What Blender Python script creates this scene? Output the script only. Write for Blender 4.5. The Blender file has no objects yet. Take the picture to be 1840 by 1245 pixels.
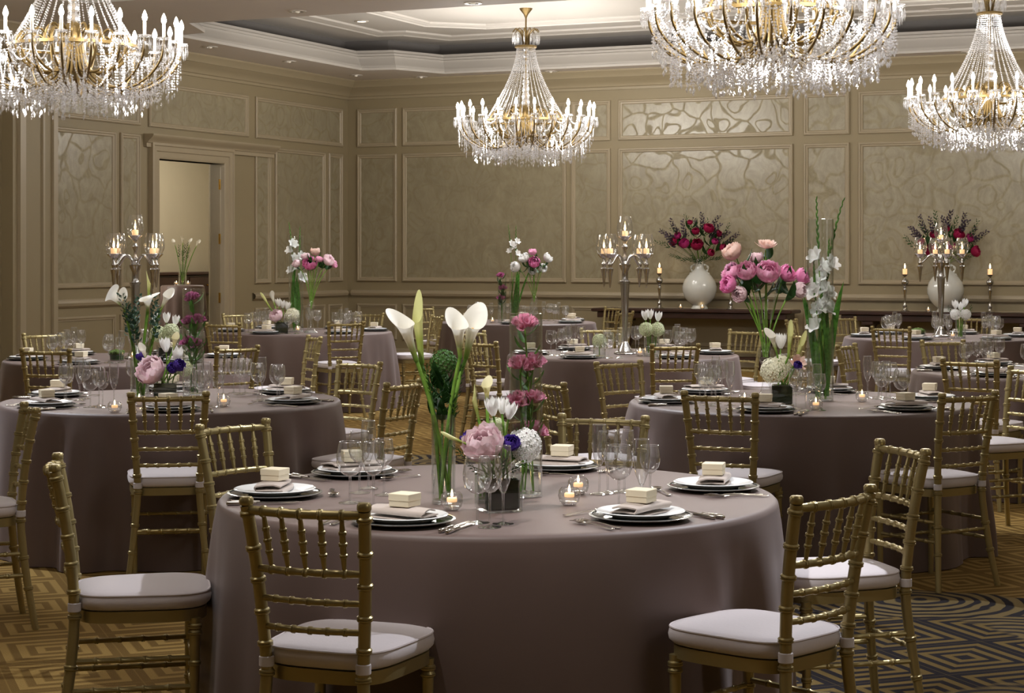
import bpy, bmesh, math, random
from mathutils import Vector, Matrix
from mathutils.geometry import tessellate_polygon
PI = math.pi
S = bpy.context.scene
COL = S.collection
# ---------------------------------------------------------------- camera numbers (photo 1840 x 1245)
F, YH, HC = 3360.0, 457.0, 1.57
TH = math.radians(24.3)                       # the room is turned against the view
CU, SU = math.cos(TH), math.sin(TH)
CY = 28.6
CX = (625 - 920) / F * CY                     # far left corner of the room
def at(px, py, Y): return Vector(((px - 920) / F * Y, Y, HC + (YH - py) / F * Y))
def on(px, py, z):
    Y = (HC - z) * F / (py - YH)
    return Vector(((px - 920) / F * Y, Y, z))
def room(u, v, z): return Vector((CX + u * CU - v * SU, CY - u * SU - v * CU, z))

def lin(h, k=1.0):
    h = h.lstrip('#')
    out = []
    for i in (0, 2, 4):
        c = int(h[i:i + 2], 16) / 255
        out.append((c / 12.92 if c <= 0.04045 else ((c + 0.055) / 1.055) ** 2.4) * k)
    return (*out, 1.0)

# ---------------------------------------------------------------- mesh builder
class MB:
    def __init__(self): self.v = []; self.f = []
    def add(self, vs, fs):
        b = len(self.v); self.v += [tuple(p) for p in vs]; self.f += [tuple(i + b for i in f) for f in fs]; return self
    def merge(self, o, M=None):
        return self.add([(M @ Vector(p)) for p in o.v] if M else o.v, o.f)
    def box(self, c, s, M=None):
        x, y, z = s[0] / 2, s[1] / 2, s[2] / 2
        vs = [Vector((c[0] + i * x, c[1] + j * y, c[2] + k * z)) for k in (-1, 1) for j in (-1, 1) for i in (-1, 1)]
        if M: vs = [M @ p for p in vs]
        return self.add(vs, [(0, 2, 3, 1), (4, 5, 7, 6), (0, 1, 5, 4), (2, 6, 7, 3), (0, 4, 6, 2), (1, 3, 7, 5)])
    def cbox(self, c, s, b, M=None):           # box with chamfered edges
        x, y, z = s[0] / 2, s[1] / 2, s[2] / 2
        def ring(ix, zz):
            xx, yy = x - ix, y - ix
            q = min(b, xx * .5, yy * .5)
            return [(xx, yy - q), (xx - q, yy), (-xx + q, yy), (-xx, yy - q), (-xx, -yy + q), (-xx + q, -yy), (xx - q, -yy), (xx, -yy + q)], zz
        vs = []
        for ix, zz in ((b, -z), (0, -z + b), (0, z - b), (b, z)):
            r, h = ring(ix, zz)
            vs += [Vector((c[0] + p[0], c[1] + p[1], c[2] + h)) for p in r]
        if M: vs = [M @ p for p in vs]
        fs = [tuple(range(7, -1, -1)), tuple(range(24, 32))]
        for k in range(3):
            for i in range(8):
                j = (i + 1) % 8
                fs.append((k * 8 + i, k * 8 + j, k * 8 + 8 + j, k * 8 + 8 + i))
        return self.add(vs, fs)
    def lathe(self, prof, n=24, M=None, cap=True):
        vs = []; fs = []; rings = []
        for r, z in prof:
            if r < 1e-6: rings.append([len(vs)]); vs.append(Vector((0, 0, z)))
            else:
                rings.append(list(range(len(vs), len(vs) + n)))
                vs += [Vector((r * math.cos(2 * PI * i / n), r * math.sin(2 * PI * i / n), z)) for i in range(n)]
        for a, b in zip(rings, rings[1:]):
            for i in range(n):
                j = (i + 1) % n
                if len(a) == 1 and len(b) == 1: continue
                if len(a) == 1: fs.append((a[0], b[j], b[i]))
                elif len(b) == 1: fs.append((a[i], a[j], b[0]))
                else: fs.append((a[i], a[j], b[j], b[i]))
        if cap:
            if len(rings[0]) > 1: fs.append(tuple(reversed(rings[0])))
            if len(rings[-1]) > 1: fs.append(tuple(rings[-1]))
        if M: vs = [M @ p for p in vs]
        return self.add(vs, fs)
    def tube(self, path, rad, n=8, cap=True, closed=False):
        P = [Vector(p) for p in path]; m = len(P)
        R = rad if isinstance(rad, (list, tuple)) else [rad] * m
        T = []
        for i in range(m):
            a = P[i - 1] if (i > 0 or closed) else P[i]
            b = P[(i + 1) % m] if (i < m - 1 or closed) else P[i]
            d = b - a
            T.append(d.normalized() if d.length > 1e-9 else Vector((0, 0, 1)))
        t = T[0]
        nrm = t.cross(Vector((0, 0, 1)) if abs(t.z) < .9 else Vector((1, 0, 0))).normalized()
        vs = []; fs = []
        for i in range(m):
            if i:
                ax = T[i - 1].cross(T[i])
                if ax.length > 1e-7:
                    nrm = Matrix.Rotation(math.asin(min(1, ax.length)) if T[i - 1].dot(T[i]) > 0 else PI - math.asin(min(1, ax.length)), 3, ax.normalized()) @ nrm
                nrm = (nrm - T[i] * nrm.dot(T[i])).normalized()
            bn = T[i].cross(nrm)
            for k in range(n):
                a = 2 * PI * k / n
                vs.append(P[i] + (nrm * math.cos(a) + bn * math.sin(a)) * R[i])
        for i in range(m if closed else m - 1):
            for k in range(n):
                j = (k + 1) % n; q = (i + 1) % m
                fs.append((i * n + k, i * n + j, q * n + j, q * n + k))
        if cap and not closed:
            fs.append(tuple(reversed(range(n)))); fs.append(tuple(range((m - 1) * n, m * n)))
        return self.add(vs, fs)
    def sphere(self, c, r, n=12, m=8, sc=(1, 1, 1)):
        prof = [(math.sin(PI * i / m) if 0 < i < m else 0, -math.cos(PI * i / m)) for i in range(m + 1)]
        M = Matrix.Translation(c) @ Matrix.Diagonal((r * sc[0], r * sc[1], r * sc[2], 1))
        return self.lathe(prof, n, M)
    def octa(self, c, r, h=None):
        h = h or r; x, y, z = c
        return self.add([(x + r, y, z), (x, y + r, z), (x - r, y, z), (x, y - r, z), (x, y, z + h), (x, y, z - h)],
                        [(0, 1, 4), (1, 2, 4), (2, 3, 4), (3, 0, 4), (1, 0, 5), (2, 1, 5), (3, 2, 5), (0, 3, 5)])
    def grid(self, fn, nu, nv, closed_u=False):
        vs = [Vector(fn(i / (nu if closed_u else nu - 1), j / (nv - 1))) for j in range(nv) for i in range(nu)]
        fs = []
        for j in range(nv - 1):
            for i in range(nu if closed_u else nu - 1):
                k = (i + 1) % nu
                fs.append((j * nu + i, j * nu + k, (j + 1) * nu + k, (j + 1) * nu + i))
        return self.add(vs, fs)
    def prism(self, poly, z0, z1, M=None):
        n = len(poly)
        vs = [Vector((x, y, z0)) for x, y in poly] + [Vector((x, y, z1)) for x, y in poly]
        if M: vs = [M @ p for p in vs]
        fs = [tuple(reversed(range(n))), tuple(range(n, 2 * n))]
        fs += [(i, (i + 1) % n, n + (i + 1) % n, n + i) for i in range(n)]
        return self.add(vs, fs)
    def sweep_loop(self, poly, prof, m3, closed=True):
        """mitred sweep of profile (offset to the left of travel, height) along a 2D polyline; m3 maps (x,y,h)->3D"""
        n = len(poly); vs = []; fs = []; k = len(prof)
        for i in range(n):
            p = Vector(poly[i])
            a = Vector(poly[i - 1]) if (closed or i > 0) else None
            b = Vector(poly[(i + 1) % n]) if (closed or i < n - 1) else None
            def nl(d): d = d.normalized(); return Vector((-d.y, d.x))
            if a is None: mv = nl(b - p)
            elif b is None: mv = nl(p - a)
            else:
                n1, n2 = nl(p - a), nl(b - p)
                mv = (n1 + n2); mv = mv / max(.25, mv.dot(n1))
            for d, h in prof: vs.append(m3(p.x + mv.x * d, p.y + mv.y * d, h))
        for i in range(n if closed else n - 1):
            q = (i + 1) % n
            for j in range(k - 1): fs.append((i * k + j, q * k + j, q * k + j + 1, i * k + j + 1))
        return self.add(vs, fs)
    def mesh(self, name, mat, smooth=40):
        me = bpy.data.meshes.new(name)
        me.from_pydata([tuple(p) for p in self.v], [], self.f)
        bm = bmesh.new(); bm.from_mesh(me); bmesh.ops.recalc_face_normals(bm, faces=bm.faces); bm.to_mesh(me); bm.free()
        if mat: me.materials.append(mat)
        if smooth:
            me.polygons.foreach_set('use_smooth', [True] * len(me.polygons))
            me.set_sharp_from_angle(angle=math.radians(smooth))
        me.update()
        return me
    def build(self, name, mat, parent=None, smooth=40, loc=None, label=None):
        o = bpy.data.objects.new(name, self.mesh(name, mat, smooth)); COL.objects.link(o)
        if parent: o.parent = parent
        if loc: o.location = loc
        if label: o['label'] = label
        return o

def tag(o, label=None, cat=None, group=None, kind=None):
    if label: o['label'] = label
    if cat: o['category'] = cat
    if group: o['group'] = group
    if kind: o['kind'] = kind
    return o
def empty(name, label, cat, loc=(0, 0, 0), rz=0, group=None):
    o = bpy.data.objects.new(name, None); COL.objects.link(o); o.empty_display_size = .05
    o.location = loc; o.rotation_euler = (0, 0, rz)
    return tag(o, label, cat, group)
KIDS = {}
def kids(o):
    return [c for c in o.children]
def copy_tree(o, parent=None):
    c = o.copy(); COL.objects.link(c)
    if parent: c.parent = parent
    for ch in kids(o): copy_tree(ch, c)
    return c
class Proto:
    """first use moves the built thing itself, later uses copy it with its parts"""
    def __init__(self, root): self.root = root; self.used = False
    def put(self, loc, rz=0, label=None, group=None, sc=None, rot=None):
        o = copy_tree(self.root) if self.used else self.root
        if not self.used:
            self.used = True
            self.src = o
        o.location = loc; o.rotation_euler = rot if rot else (0, 0, rz)
        if sc: o.scale = (sc, sc, sc) if not isinstance(sc, tuple) else sc
        else: o.scale = (1, 1, 1)
        if label: o['label'] = label
        if group: o['group'] = group
        elif 'group' in o: del o['group']
        return o
    def drop(self):
        if not self.used:
            def rm(o):
                for c in list(o.children): rm(c)
                bpy.data.objects.remove(o)
            rm(self.root)
def catmull(pts, k=6):
    P = [Vector(p) for p in pts]; out = []
    for i in range(len(P) - 1):
        p0 = P[i - 1] if i else P[i] * 2 - P[i + 1]
        p1, p2 = P[i], P[i + 1]
        p3 = P[i + 2] if i + 2 < len(P) else P[i + 1] * 2 - P[i]
        for j in range(k):
            t = j / k
            out.append(.5 * ((2 * p1) + (p2 - p0) * t + (2 * p0 - 5 * p1 + 4 * p2 - p3) * t * t + (3 * p1 - p0 - 3 * p2 + p3) * t ** 3))
    out.append(P[-1]); return out
def basis(dirv, roll=0):
    """matrix whose local z points along dirv"""
    return Vector(dirv).normalized().to_track_quat('Z', 'Y').to_matrix().to_4x4() @ Matrix.Rotation(roll, 4, 'Z')
# ---------------------------------------------------------------- materials
class NT:
    def __init__(self, name):
        self.m = bpy.data.materials.new(name); self.m.use_nodes = True
        self.t = self.m.node_tree; self.t.nodes.clear()
        self.out = self.n('ShaderNodeOutputMaterial')
    def n(self, typ, **kw):
        o = self.t.nodes.new(typ)
        for k, v in kw.items():
            if k.startswith('_'): setattr(o, k[1:], v)
            else: o.inputs[k.replace('__', ' ')].default_value = v
        return o
    def l(self, a, b): self.t.links.new(a, b)
    def math(self, op, a, b=None):
        o = self.t.nodes.new('ShaderNodeMath'); o.operation = op
        for i, x in enumerate((a, b)):
            if x is None: continue
            if isinstance(x, (int, float)): o.inputs[i].default_value = x
            else: self.l(x, o.inputs[i])
        return o.outputs[0]
    def mix(self, fac, a, b):
        o = self.t.nodes.new('ShaderNodeMix'); o.data_type = 'RGBA'
        for i, x in ((0, fac), (6, a), (7, b)):
            if isinstance(x, (int, float, tuple)): o.inputs[i].default_value = x
            else: self.l(x, o.inputs[i])
        return o.outputs[2]
    def ramp(self, fac, stops):
        o = self.t.nodes.new('ShaderNodeValToRGB'); e = o.color_ramp.elements
        e[0].position, e[0].color = stops[0]; e[1].position, e[1].color = stops[-1]
        for p, c in stops[1:-1]: x = e.new(p); x.color = c
        self.l(fac, o.inputs[0]); return o.outputs[0]
def bsdf(name, col, rough=.5, metal=0, spec=.5, sheen=0, noise=None, bump=None, sss=0, emit=None, coat=0):
    """principled; noise=(scale, amount) mottles the colour, bump=(scale, strength)"""
    t = NT(name)
    c = lin(col) if isinstance(col, str) else col
    b = t.n('ShaderNodeBsdfPrincipled', Base__Color=c, Roughness=rough, Metallic=metal)
    b.inputs['Specular IOR Level'].default_value = spec
    if coat: b.inputs['Coat Weight'].default_value = coat
    if sheen: b.inputs['Sheen Weight'].default_value = sheen; b.inputs['Sheen Roughness'].default_value = .4
    if sss: b.inputs['Subsurface Weight'].default_value = sss; b.inputs['Subsurface Radius'].default_value = (.02, .012, .01)
    tc = t.n('ShaderNodeTexCoord')
    if noise:
        nz = t.n('ShaderNodeTexNoise', Scale=noise[0], Detail=4.0); t.l(tc.outputs['Object'], nz.inputs['Vector'])
        k = noise[1]
        dark = tuple(x * (1 - k) for x in c[:3]) + (1,); lt = tuple(min(1, x * (1 + k)) for x in c[:3]) + (1,)
        t.l(t.mix(nz.outputs['Fac'], dark, lt), b.inputs['Base Color'])
    if bump:
        nz = t.n('ShaderNodeTexNoise', Scale=bump[0], Detail=3.0); t.l(tc.outputs['Object'], nz.inputs['Vector'])
        bp = t.n('ShaderNodeBump', Strength=bump[1], Distance=.002); t.l(nz.outputs['Fac'], bp.inputs['Height'])
        t.l(bp.outputs[0], b.inputs['Normal'])
    if emit: b.inputs['Emission Color'].default_value = lin(emit[0]); b.inputs['Emission Strength'].default_value = emit[1]
    t.l(b.outputs[0], t.out.inputs[0])
    return t.m
def emis(name, col, st):
    t = NT(name); e = t.n('ShaderNodeEmission', Color=lin(col), Strength=st); t.l(e.outputs[0], t.out.inputs[0]); return t.m
def glass(name, tint=(.97, .98, .98, 1), rim=.55, power=2.2, base=.05, rough=.02, edge=None, haze=0):
    """thin clear glass: transmits straight through, mirrors more towards grazing view"""
    t = NT(name)
    lw = t.n('ShaderNodeLayerWeight', Blend=.5)
    f = t.math('POWER', lw.outputs['Facing'], power)
    f = t.math('ADD', t.math('MULTIPLY', f, rim), base)
    tr = t.n('ShaderNodeBsdfTransparent', Color=tint)
    if edge:
        t.l(t.mix(t.math('POWER', lw.outputs['Facing'], 3.0), tint, edge), tr.inputs['Color'])
    gl = t.n('ShaderNodeBsdfGlossy', Color=(1, 1, 1, 1), Roughness=rough)
    mx = t.n('ShaderNodeMixShader'); t.l(f, mx.inputs[0]); t.l(tr.outputs[0], mx.inputs[1]); t.l(gl.outputs[0], mx.inputs[2])
    fin = mx.outputs[0]
    if haze:                                          # facets scatter some of the light they catch
        df = t.n('ShaderNodeBsdfTranslucent', Color=(.95, .95, .97, 1)); dd = t.n('ShaderNodeBsdfDiffuse', Color=(.95, .95, .97, 1))
        m1 = t.n('ShaderNodeMixShader'); m1.inputs[0].default_value = .5; t.l(df.outputs[0], m1.inputs[1]); t.l(dd.outputs[0], m1.inputs[2])
        m2 = t.n('ShaderNodeMixShader'); m2.inputs[0].default_value = haze; t.l(fin, m2.inputs[1]); t.l(m1.outputs[0], m2.inputs[2]); fin = m2.outputs[0]
    t.l(fin, t.out.inputs[0]); return t.m
def petal(name, col, col2=None, trans=.35, scale=30):
    """petal or leaf: diffuse with some light passing through, mottled between two tones"""
    t = NT(name)
    tc = t.n('ShaderNodeTexCoord'); nz = t.n('ShaderNodeTexNoise', Scale=scale, Detail=3.0); t.l(tc.outputs['Object'], nz.inputs['Vector'])
    c = t.mix(t.ramp(nz.outputs['Fac'], [(.35, (0, 0, 0, 1)), (.65, (1, 1, 1, 1))]), lin(col), lin(col2 or col))
    d = t.n('ShaderNodeBsdfPrincipled', Roughness=.55); d.inputs['Specular IOR Level'].default_value = .3
    t.l(c, d.inputs['Base Color'])
    tl = t.n('ShaderNodeBsdfTranslucent'); t.l(c, tl.inputs['Color'])
    mx = t.n('ShaderNodeMixShader'); mx.inputs[0].default_value = trans
    t.l(d.outputs[0], mx.inputs[1]); t.l(tl.outputs[0], mx.inputs[2]); t.l(mx.outputs[0], t.out.inputs[0]); return t.m

M = {}
M['gold'] = bsdf('chair_gold', 'aa9b6c', .33, .6, noise=(9, .12), bump=(60, .1))
M['cushion'] = bsdf('cushion_cotton', 'dfd7da', .8, sheen=.3, bump=(90, .25))
M['piping'] = bsdf('cushion_piping', 'd9d0d2', .8)
M['strap'] = bsdf('cushion_strap', 'dcd6da', .75)
def cloth_mat():
    t = NT('taupe_satin')
    tc = t.n('ShaderNodeTexCoord')
    nz = t.n('ShaderNodeTexNoise', Scale=2.2, Detail=3.0); t.l(tc.outputs['Object'], nz.inputs['Vector'])
    c = t.mix(nz.outputs['Fac'], lin('604f49'), lin('6e5b55'))
    b = t.n('ShaderNodeBsdfPrincipled', Roughness=.52)
    b.inputs['Specular IOR Level'].default_value = .55
    b.inputs['Sheen Weight'].default_value = .3; b.inputs['Sheen Roughness'].default_value = .45
    b.inputs['Sheen Tint'].default_value = lin('d6cfd2')
    t.l(c, b.inputs['Base Color'])
    w = t.n('ShaderNodeTexNoise', Scale=420.0, Detail=2.0); t.l(tc.outputs['Object'], w.inputs['Vector'])
    bp = t.n('ShaderNodeBump', Strength=.12, Distance=.001); t.l(w.outputs['Fac'], bp.inputs['Height']); t.l(bp.outputs[0], b.inputs['Normal'])
    t.l(b.outputs[0], t.out.inputs[0]); return t.m
M['cloth'] = cloth_mat()
M['paint'] = bsdf('wall_paint', '998b6d', .55, noise=(1.5, .04))
M['trim'] = bsdf('trim_paint', 'ab9d83', .42, noise=(3, .03))
M['crown'] = bsdf('crown_paint', 'a4967a', .5)
M['soffit'] = bsdf('soffit_paint', 'dcd3cc', .7, noise=(2, .03))
M['tray'] = bsdf('tray_white', 'c3bdb5', .6)
M['cove'] = bsdf('cove_shade', '6f6b68', .8)  # shade of the unlit cove recess, put into its colour
def paper_mat():
    """damask paper: large scrolling leaves, the figure smoother than the ground"""
    t = NT('damask_paper')
    tc = t.n('ShaderNodeTexCoord'); mp = t.n('ShaderNodeMapping'); t.l(tc.outputs['Object'], mp.inputs[0])
    mp.inputs['Scale'].default_value = (1, 1, 1)
    nz = t.n('ShaderNodeTexNoise', Scale=2.4, Detail=1.5); t.l(mp.outputs[0], nz.inputs['Vector'])
    vm = t.n('ShaderNodeVectorMath'); vm.operation = 'SCALE'; t.l(nz.outputs['Color'], vm.inputs[0]); vm.inputs['Scale'].default_value = .45
    va = t.n('ShaderNodeVectorMath'); va.operation = 'ADD'; t.l(mp.outputs[0], va.inputs[0]); t.l(vm.outputs[0], va.inputs[1])
    vo = t.n('ShaderNodeTexVoronoi', Scale=2.6); t.l(va.outputs[0], vo.inputs['Vector'])
    ed = t.n('ShaderNodeTexVoronoi', Scale=2.6); ed.feature = 'DISTANCE_TO_EDGE'; t.l(va.outputs[0], ed.inputs['Vector'])
    l1 = t.ramp(ed.outputs['Distance'], [(.02, (1, 1, 1, 1)), (.06, (0, 0, 0, 1))])
    l2 = t.ramp(t.math('ABSOLUTE', t.math('SUBTRACT', vo.outputs['Distance'], t.math('MULTIPLY', nz.outputs['Fac'], .5))), [(.028, (1, 1, 1, 1)), (.036, (0, 0, 0, 1))])
    fig = t.math('SUBTRACT', 1.0, t.math('MAXIMUM', l1, l2))
    m2 = t.n('ShaderNodeMapping'); t.l(va.outputs[0], m2.inputs[0]); m2.inputs['Scale'].default_value = (1, 1, .45)
    fine = t.n('ShaderNodeTexNoise', Scale=11.0, Detail=7.0, Roughness=.7); t.l(m2.outputs[0], fine.inputs['Vector'])
    g = t.mix(t.ramp(fine.outputs['Fac'], [(.4, (0, 0, 0, 1)), (.62, (1, 1, 1, 1))]), lin('90856a'), lin('a0967a'))
    c = t.mix(t.math('MULTIPLY', fig, .0), g, lin('b3aa88'))
    b = t.n('ShaderNodeBsdfPrincipled'); t.l(c, b.inputs['Base Color'])
    t.l(t.math('ADD', .45, t.math('MULTIPLY', fig, .5)), b.inputs['Specular IOR Level'])
    t.l(t.math('SUBTRACT', .62, t.math('MULTIPLY', fig, .28)), b.inputs['Roughness'])
    bp = t.n('ShaderNodeBump', Strength=.12, Distance=.003); t.l(fine.outputs['Fac'], bp.inputs['Height']); t.l(bp.outputs[0], b.inputs['Normal'])
    t.l(b.outputs[0], t.out.inputs[0]); return t.m
M['paper'] = paper_mat()
def carpet_mat():
    """gold carpet with a squared key figure, and large navy scroll medallions"""
    t = NT('patterned_carpet')
    tc = t.n('ShaderNodeTexCoord')
    warp = t.n('ShaderNodeTexNoise', Scale=3.0, Detail=2.0); t.l(tc.outputs['Object'], warp.inputs['Vector'])
    sx = t.n('ShaderNodeSeparateXYZ'); t.l(tc.outputs['Object'], sx.inputs[0])
    x, y = sx.outputs[0], sx.outputs[1]
    def cell(a, s): return t.math('ABSOLUTE', t.math('SUBTRACT', t.math('FRACT', t.math('MULTIPLY', a, s)), .5))
    # concentric squares on a diagonal lattice -> stretched key pattern
    p = t.math('ADD', x, y); q = t.math('SUBTRACT', x, y)
    d = t.math('MAXIMUM', cell(p, 1.5), cell(q, 1.5))
    key = t.ramp(t.math('FRACT', t.math('MULTIPLY', d, 7.0)), [(.44, (0, 0, 0, 1)), (.56, (1, 1, 1, 1))])
    pile = t.n('ShaderNodeTexNoise', Scale=190.0, Detail=2.0); t.l(tc.outputs['Object'], pile.inputs['Vector'])
    gold = t.mix(key, lin('796033'), lin('b39558'))
    big = t.n('ShaderNodeTexNoise', Scale=.8, Detail=2.0); t.l(tc.outputs['Object'], big.inputs['Vector'])
    gold = t.mix(t.math('MULTIPLY', big.outputs['Fac'], .5), gold, lin('8a6c3a'))
    # medallions: rings warped into scrolls
    vs = t.n('ShaderNodeVectorMath'); vs.operation = 'SCALE'; t.l(warp.outputs['Color'], vs.inputs[0]); vs.inputs['Scale'].default_value = .16
    va = t.n('ShaderNodeVectorMath'); va.operation = 'ADD'; t.l(tc.outputs['Object'], va.inputs[0]); t.l(vs.outputs[0], va.inputs[1])
    vo = t.n('ShaderNodeTexVoronoi', Scale=1.15); vo.feature = 'F1'; vo.voronoi_dimensions = '2D'; t.l(va.outputs[0], vo.inputs['Vector'])
    rings = t.ramp(t.math('FRACT', t.math('MULTIPLY', vo.outputs['Distance'], 11.0)), [(.40, (0, 0, 0, 1)), (.5, (1, 1, 1, 1))])
    tone = t.ramp(big.outputs['Fac'], [(.4, lin('22232e')), (.6, lin('46454c'))])
    med = t.mix(rings, tone, lin('94825a'))
    # round scroll medallions on a lattice across the room
    row = t.math('FLOOR', t.math('ADD', t.math('DIVIDE', t.math('ADD', y, 17.7), 4.3), 100.5))
    par = t.math('MULTIPLY', t.math('FRACT', t.math('MULTIPLY', row, .5)), 9.0)
    lx = t.math('MULTIPLY', t.math('SUBTRACT', t.math('FRACT', t.math('ADD', t.math('DIVIDE', t.math('SUBTRACT', t.math('ADD', x, par), 12.3), 9.0), 100.5)), .5), 9.0)
    ly = t.math('MULTIPLY', t.math('SUBTRACT', t.math('FRACT', t.math('ADD', t.math('DIVIDE', t.math('ADD', y, 17.7), 4.3), 100.5)), .5), 4.3)
    rad = t.math('SQRT', t.math('ADD', t.math('MULTIPLY', lx, lx), t.math('MULTIPLY', ly, ly)))
    rad = t.math('ADD', rad, t.math('MULTIPLY', t.math('SUBTRACT', warp.outputs['Fac'], .5), .5))
    mask = t.ramp(rad, [(.0, (1, 1, 1, 1)), (.985, (1, 1, 1, 1)), (1.0, (0, 0, 0, 1))])
    rad = t.math('DIVIDE', rad, 1.5)
    mask = t.ramp(rad, [(.97, (1, 1, 1, 1)), (1.0, (0, 0, 0, 1))])
    inner = t.ramp(rad, [(.50, (1, 1, 1, 1)), (.53, (0, 0, 0, 1))])
    fret = t.mix(key, lin('2a2b36'), lin('8f7a4c'))
    med = t.mix(inner, med, fret)
    c = t.mix(mask, gold, med)
    c = t.mix(t.math('MULTIPLY', pile.outputs['Fac'], .35), c, lin('3b2c18'))
    b = t.n('ShaderNodeBsdfPrincipled', Roughness=.95); b.inputs['Specular IOR Level'].default_value = .1
    t.l(c, b.inputs['Base Color'])
    bp = t.n('ShaderNodeBump', Strength=.5, Distance=.004); t.l(pile.outputs['Fac'], bp.inputs['Height']); t.l(bp.outputs[0], b.inputs['Normal'])
    t.l(b.outputs[0], t.out.inputs[0]); return t.m
M['carpet'] = carpet_mat()
M['darkwood'] = bsdf('dark_mahogany', '3a231b', .35, noise=(6, .35), coat=.2)
M['brass'] = bsdf('polished_brass', 'b58a35', .22, 1)
M['chbrass'] = bsdf('chandelier_brass', '7d6840', .4, .75, noise=(20, .2))
M['silver'] = bsdf('polished_silver', 'c9c4bd', .12, 1)
M['dsilver'] = bsdf('antique_silver', 'cfcdcb', .2, 1)
M['glass'] = glass('clear_glass', rim=.95, power=1.9, base=.11, haze=.015, edge=(.45, .45, .45, 1))
M['vaseglass'] = glass('vase_glass', (.975, .985, .98, 1), rim=.75, power=2.4, base=.05, edge=(.8, .85, .83, 1))
M['crystal'] = glass('cut_crystal', (.97, .97, .98, 1), rim=.5, power=1.2, base=.3, rough=.08, haze=.16)
M['bead'] = glass('glass_bead', (.93, .93, .94, 1), rim=.5, power=1.2, base=.32, rough=.1, haze=.2)
M['water'] = glass('vase_water', (.97, .98, .97, 1), rim=.3, power=2.5, base=.02)
M['china'] = bsdf('white_china', 'e4e6e6', .14, spec=.6)
M['charger'] = bsdf('smoked_charger', '52524f', .12, .3, spec=.7)
M['rimmetal'] = bsdf('charger_rim', 'b9bdbb', .2, .8)
M['napkin'] = bsdf('napkin_linen', 'b8aba2', .75, sheen=.3, bump=(260, .3))
M['card'] = bsdf('cream_card', 'e2d6bb', .6)
M['ceramic'] = bsdf('white_glaze', 'dfe0da', .12, spec=.6, coat=.4)
M['wax'] = bsdf('candle_wax', 'f2d9b0', .5, sss=.3, emit=('ffc284', .9))  # emission adds the glow of the flame to the wax
M['flame'] = emis('candle_flame', 'ffd79a', 26)
M['wick'] = bsdf('candle_wick', '2a2018', .9)
M['bulb'] = emis('chandelier_bulb', 'fff4e2', 60)
M['sleeve'] = bsdf('candle_sleeve', 'f1eadc', .5, emit=('fff2dd', .25))
M['downlight'] = emis('downlight_lamp', 'fff6ea', 5)
M['downoff'] = bsdf('downlight_reflector', '8c8378', .12, .9)
M['dtrim'] = bsdf('downlight_trim', 'd9d2c8', .3, .3)
M['stem'] = petal('green_stem', '5f8a2e', '7fa544', .15)
M['dstem'] = petal('dark_stem', '35551f', '4c7029', .1)
M['leaf'] = petal('dark_leaf', '1e3c1a', '345b26', .2)
M['gleaf'] = petal('mid_leaf', '3c6a26', '5b8f3a', .25)
M['bluleaf'] = petal('eucalyptus_leaf', '2f4a38', '50695a', .2)
M['calla'] = petal('calla_white', 'f2efe2', 'faf8ee', .3)
M['callagreen'] = petal('calla_throat', '9cb04a', 'c3c96a', .3)
M['callayel'] = petal('calla_cream', 'f0e9b4', 'f7f1cf', .3)
M['spadix'] = bsdf('spadix_yellow', 'd9a832', .7)
M['white'] = petal('petal_white', 'f4f2ec', 'ffffff', .35)
M['cream'] = petal('petal_cream', 'e9e6c8', 'f3f1de', .3, 60)
M['hgreen'] = petal('hydrangea_green', '2c4c20', '47702f', .2, 60)
M['lgreen'] = petal('pale_green_floret', 'c4cda0', 'e2e6c8', .3, 60)
M['pink'] = petal('petal_pink', 'f5aed2', 'fbcfe2', .35)
M['hotpink'] = petal('petal_rose_pink', 'ef88c2', 'f7aed4', .35)
M['palepink'] = petal('petal_pale_pink', 'f8dce3', 'fdecef', .35)
M['blush'] = petal('petal_blush', 'f3d3c6', 'fae3d8', .35)
M['alstro'] = petal('alstroemeria_pink', 'e07aa6', 'f7c6d4', .35, 110)
M['alstrod'] = petal('alstroemeria_magenta', 'a8487c', 'cf86b0', .3, 110)
M['purple'] = petal('petal_purple', '3f2a86', '6c4fb0', .3)
M['burgundy'] = petal('petal_burgundy', '97123f', 'c22a62', .25)
M['magenta'] = petal('petal_magenta', 'b52a74', 'd64a96', .25)
M['smoke'] = petal('smoke_foliage', '4b3a4c', '5f5560', .15)
M['stone'] = bsdf('moss_green', '55692f', .95, noise=(80, .4), bump=(120, .8))
M['blackvase'] = bsdf('leaf_lined_vase', '1d2416', .25, noise=(14, .4), coat=.5)
# ---------------------------------------------------------------- the room (local x along the back wall, y = -distance from it)
def rset(o, kind='structure'):
    if not o.parent: o.location = (CX, CY, 0); o.rotation_euler = (0, 0, -TH)
    if kind and not o.parent: o['kind'] = kind
    return o
def rb(mb, name, mat, parent=None, smooth=30, label=None): return rset(mb.build(name, mat, parent, smooth, label=label))
ZS, ZT = 4.2, 4.68                                   # soffit, tray ceiling
m = MB(); m.add([(-7, 2.5, 0), (22, 2.5, 0), (22, -30, 0), (-7, -30, 0)], [(3, 2, 1, 0)])
floor = rb(m, 'floor', M['carpet'], smooth=0, label='gold patterned carpet with navy scroll medallions')
backm = lambda x, y, h: Vector((x, -h, y))
leftm = lambda x, y, h: Vector((h, -x, y))
def rect(a, b, c, d): return [(a, c), (b, c), (b, d), (a, d)]
PANEL = [(0, 0), (0, .022), (.012, .034), (.028, .034), (.036, .022), (.056, .018), (.066, .006), (.066, .001)]
LOWP = [(0, 0), (0, .018), (.012, .028), (.026, .026), (.034, .012), (.05, .012), (.05, .001)]
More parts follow.
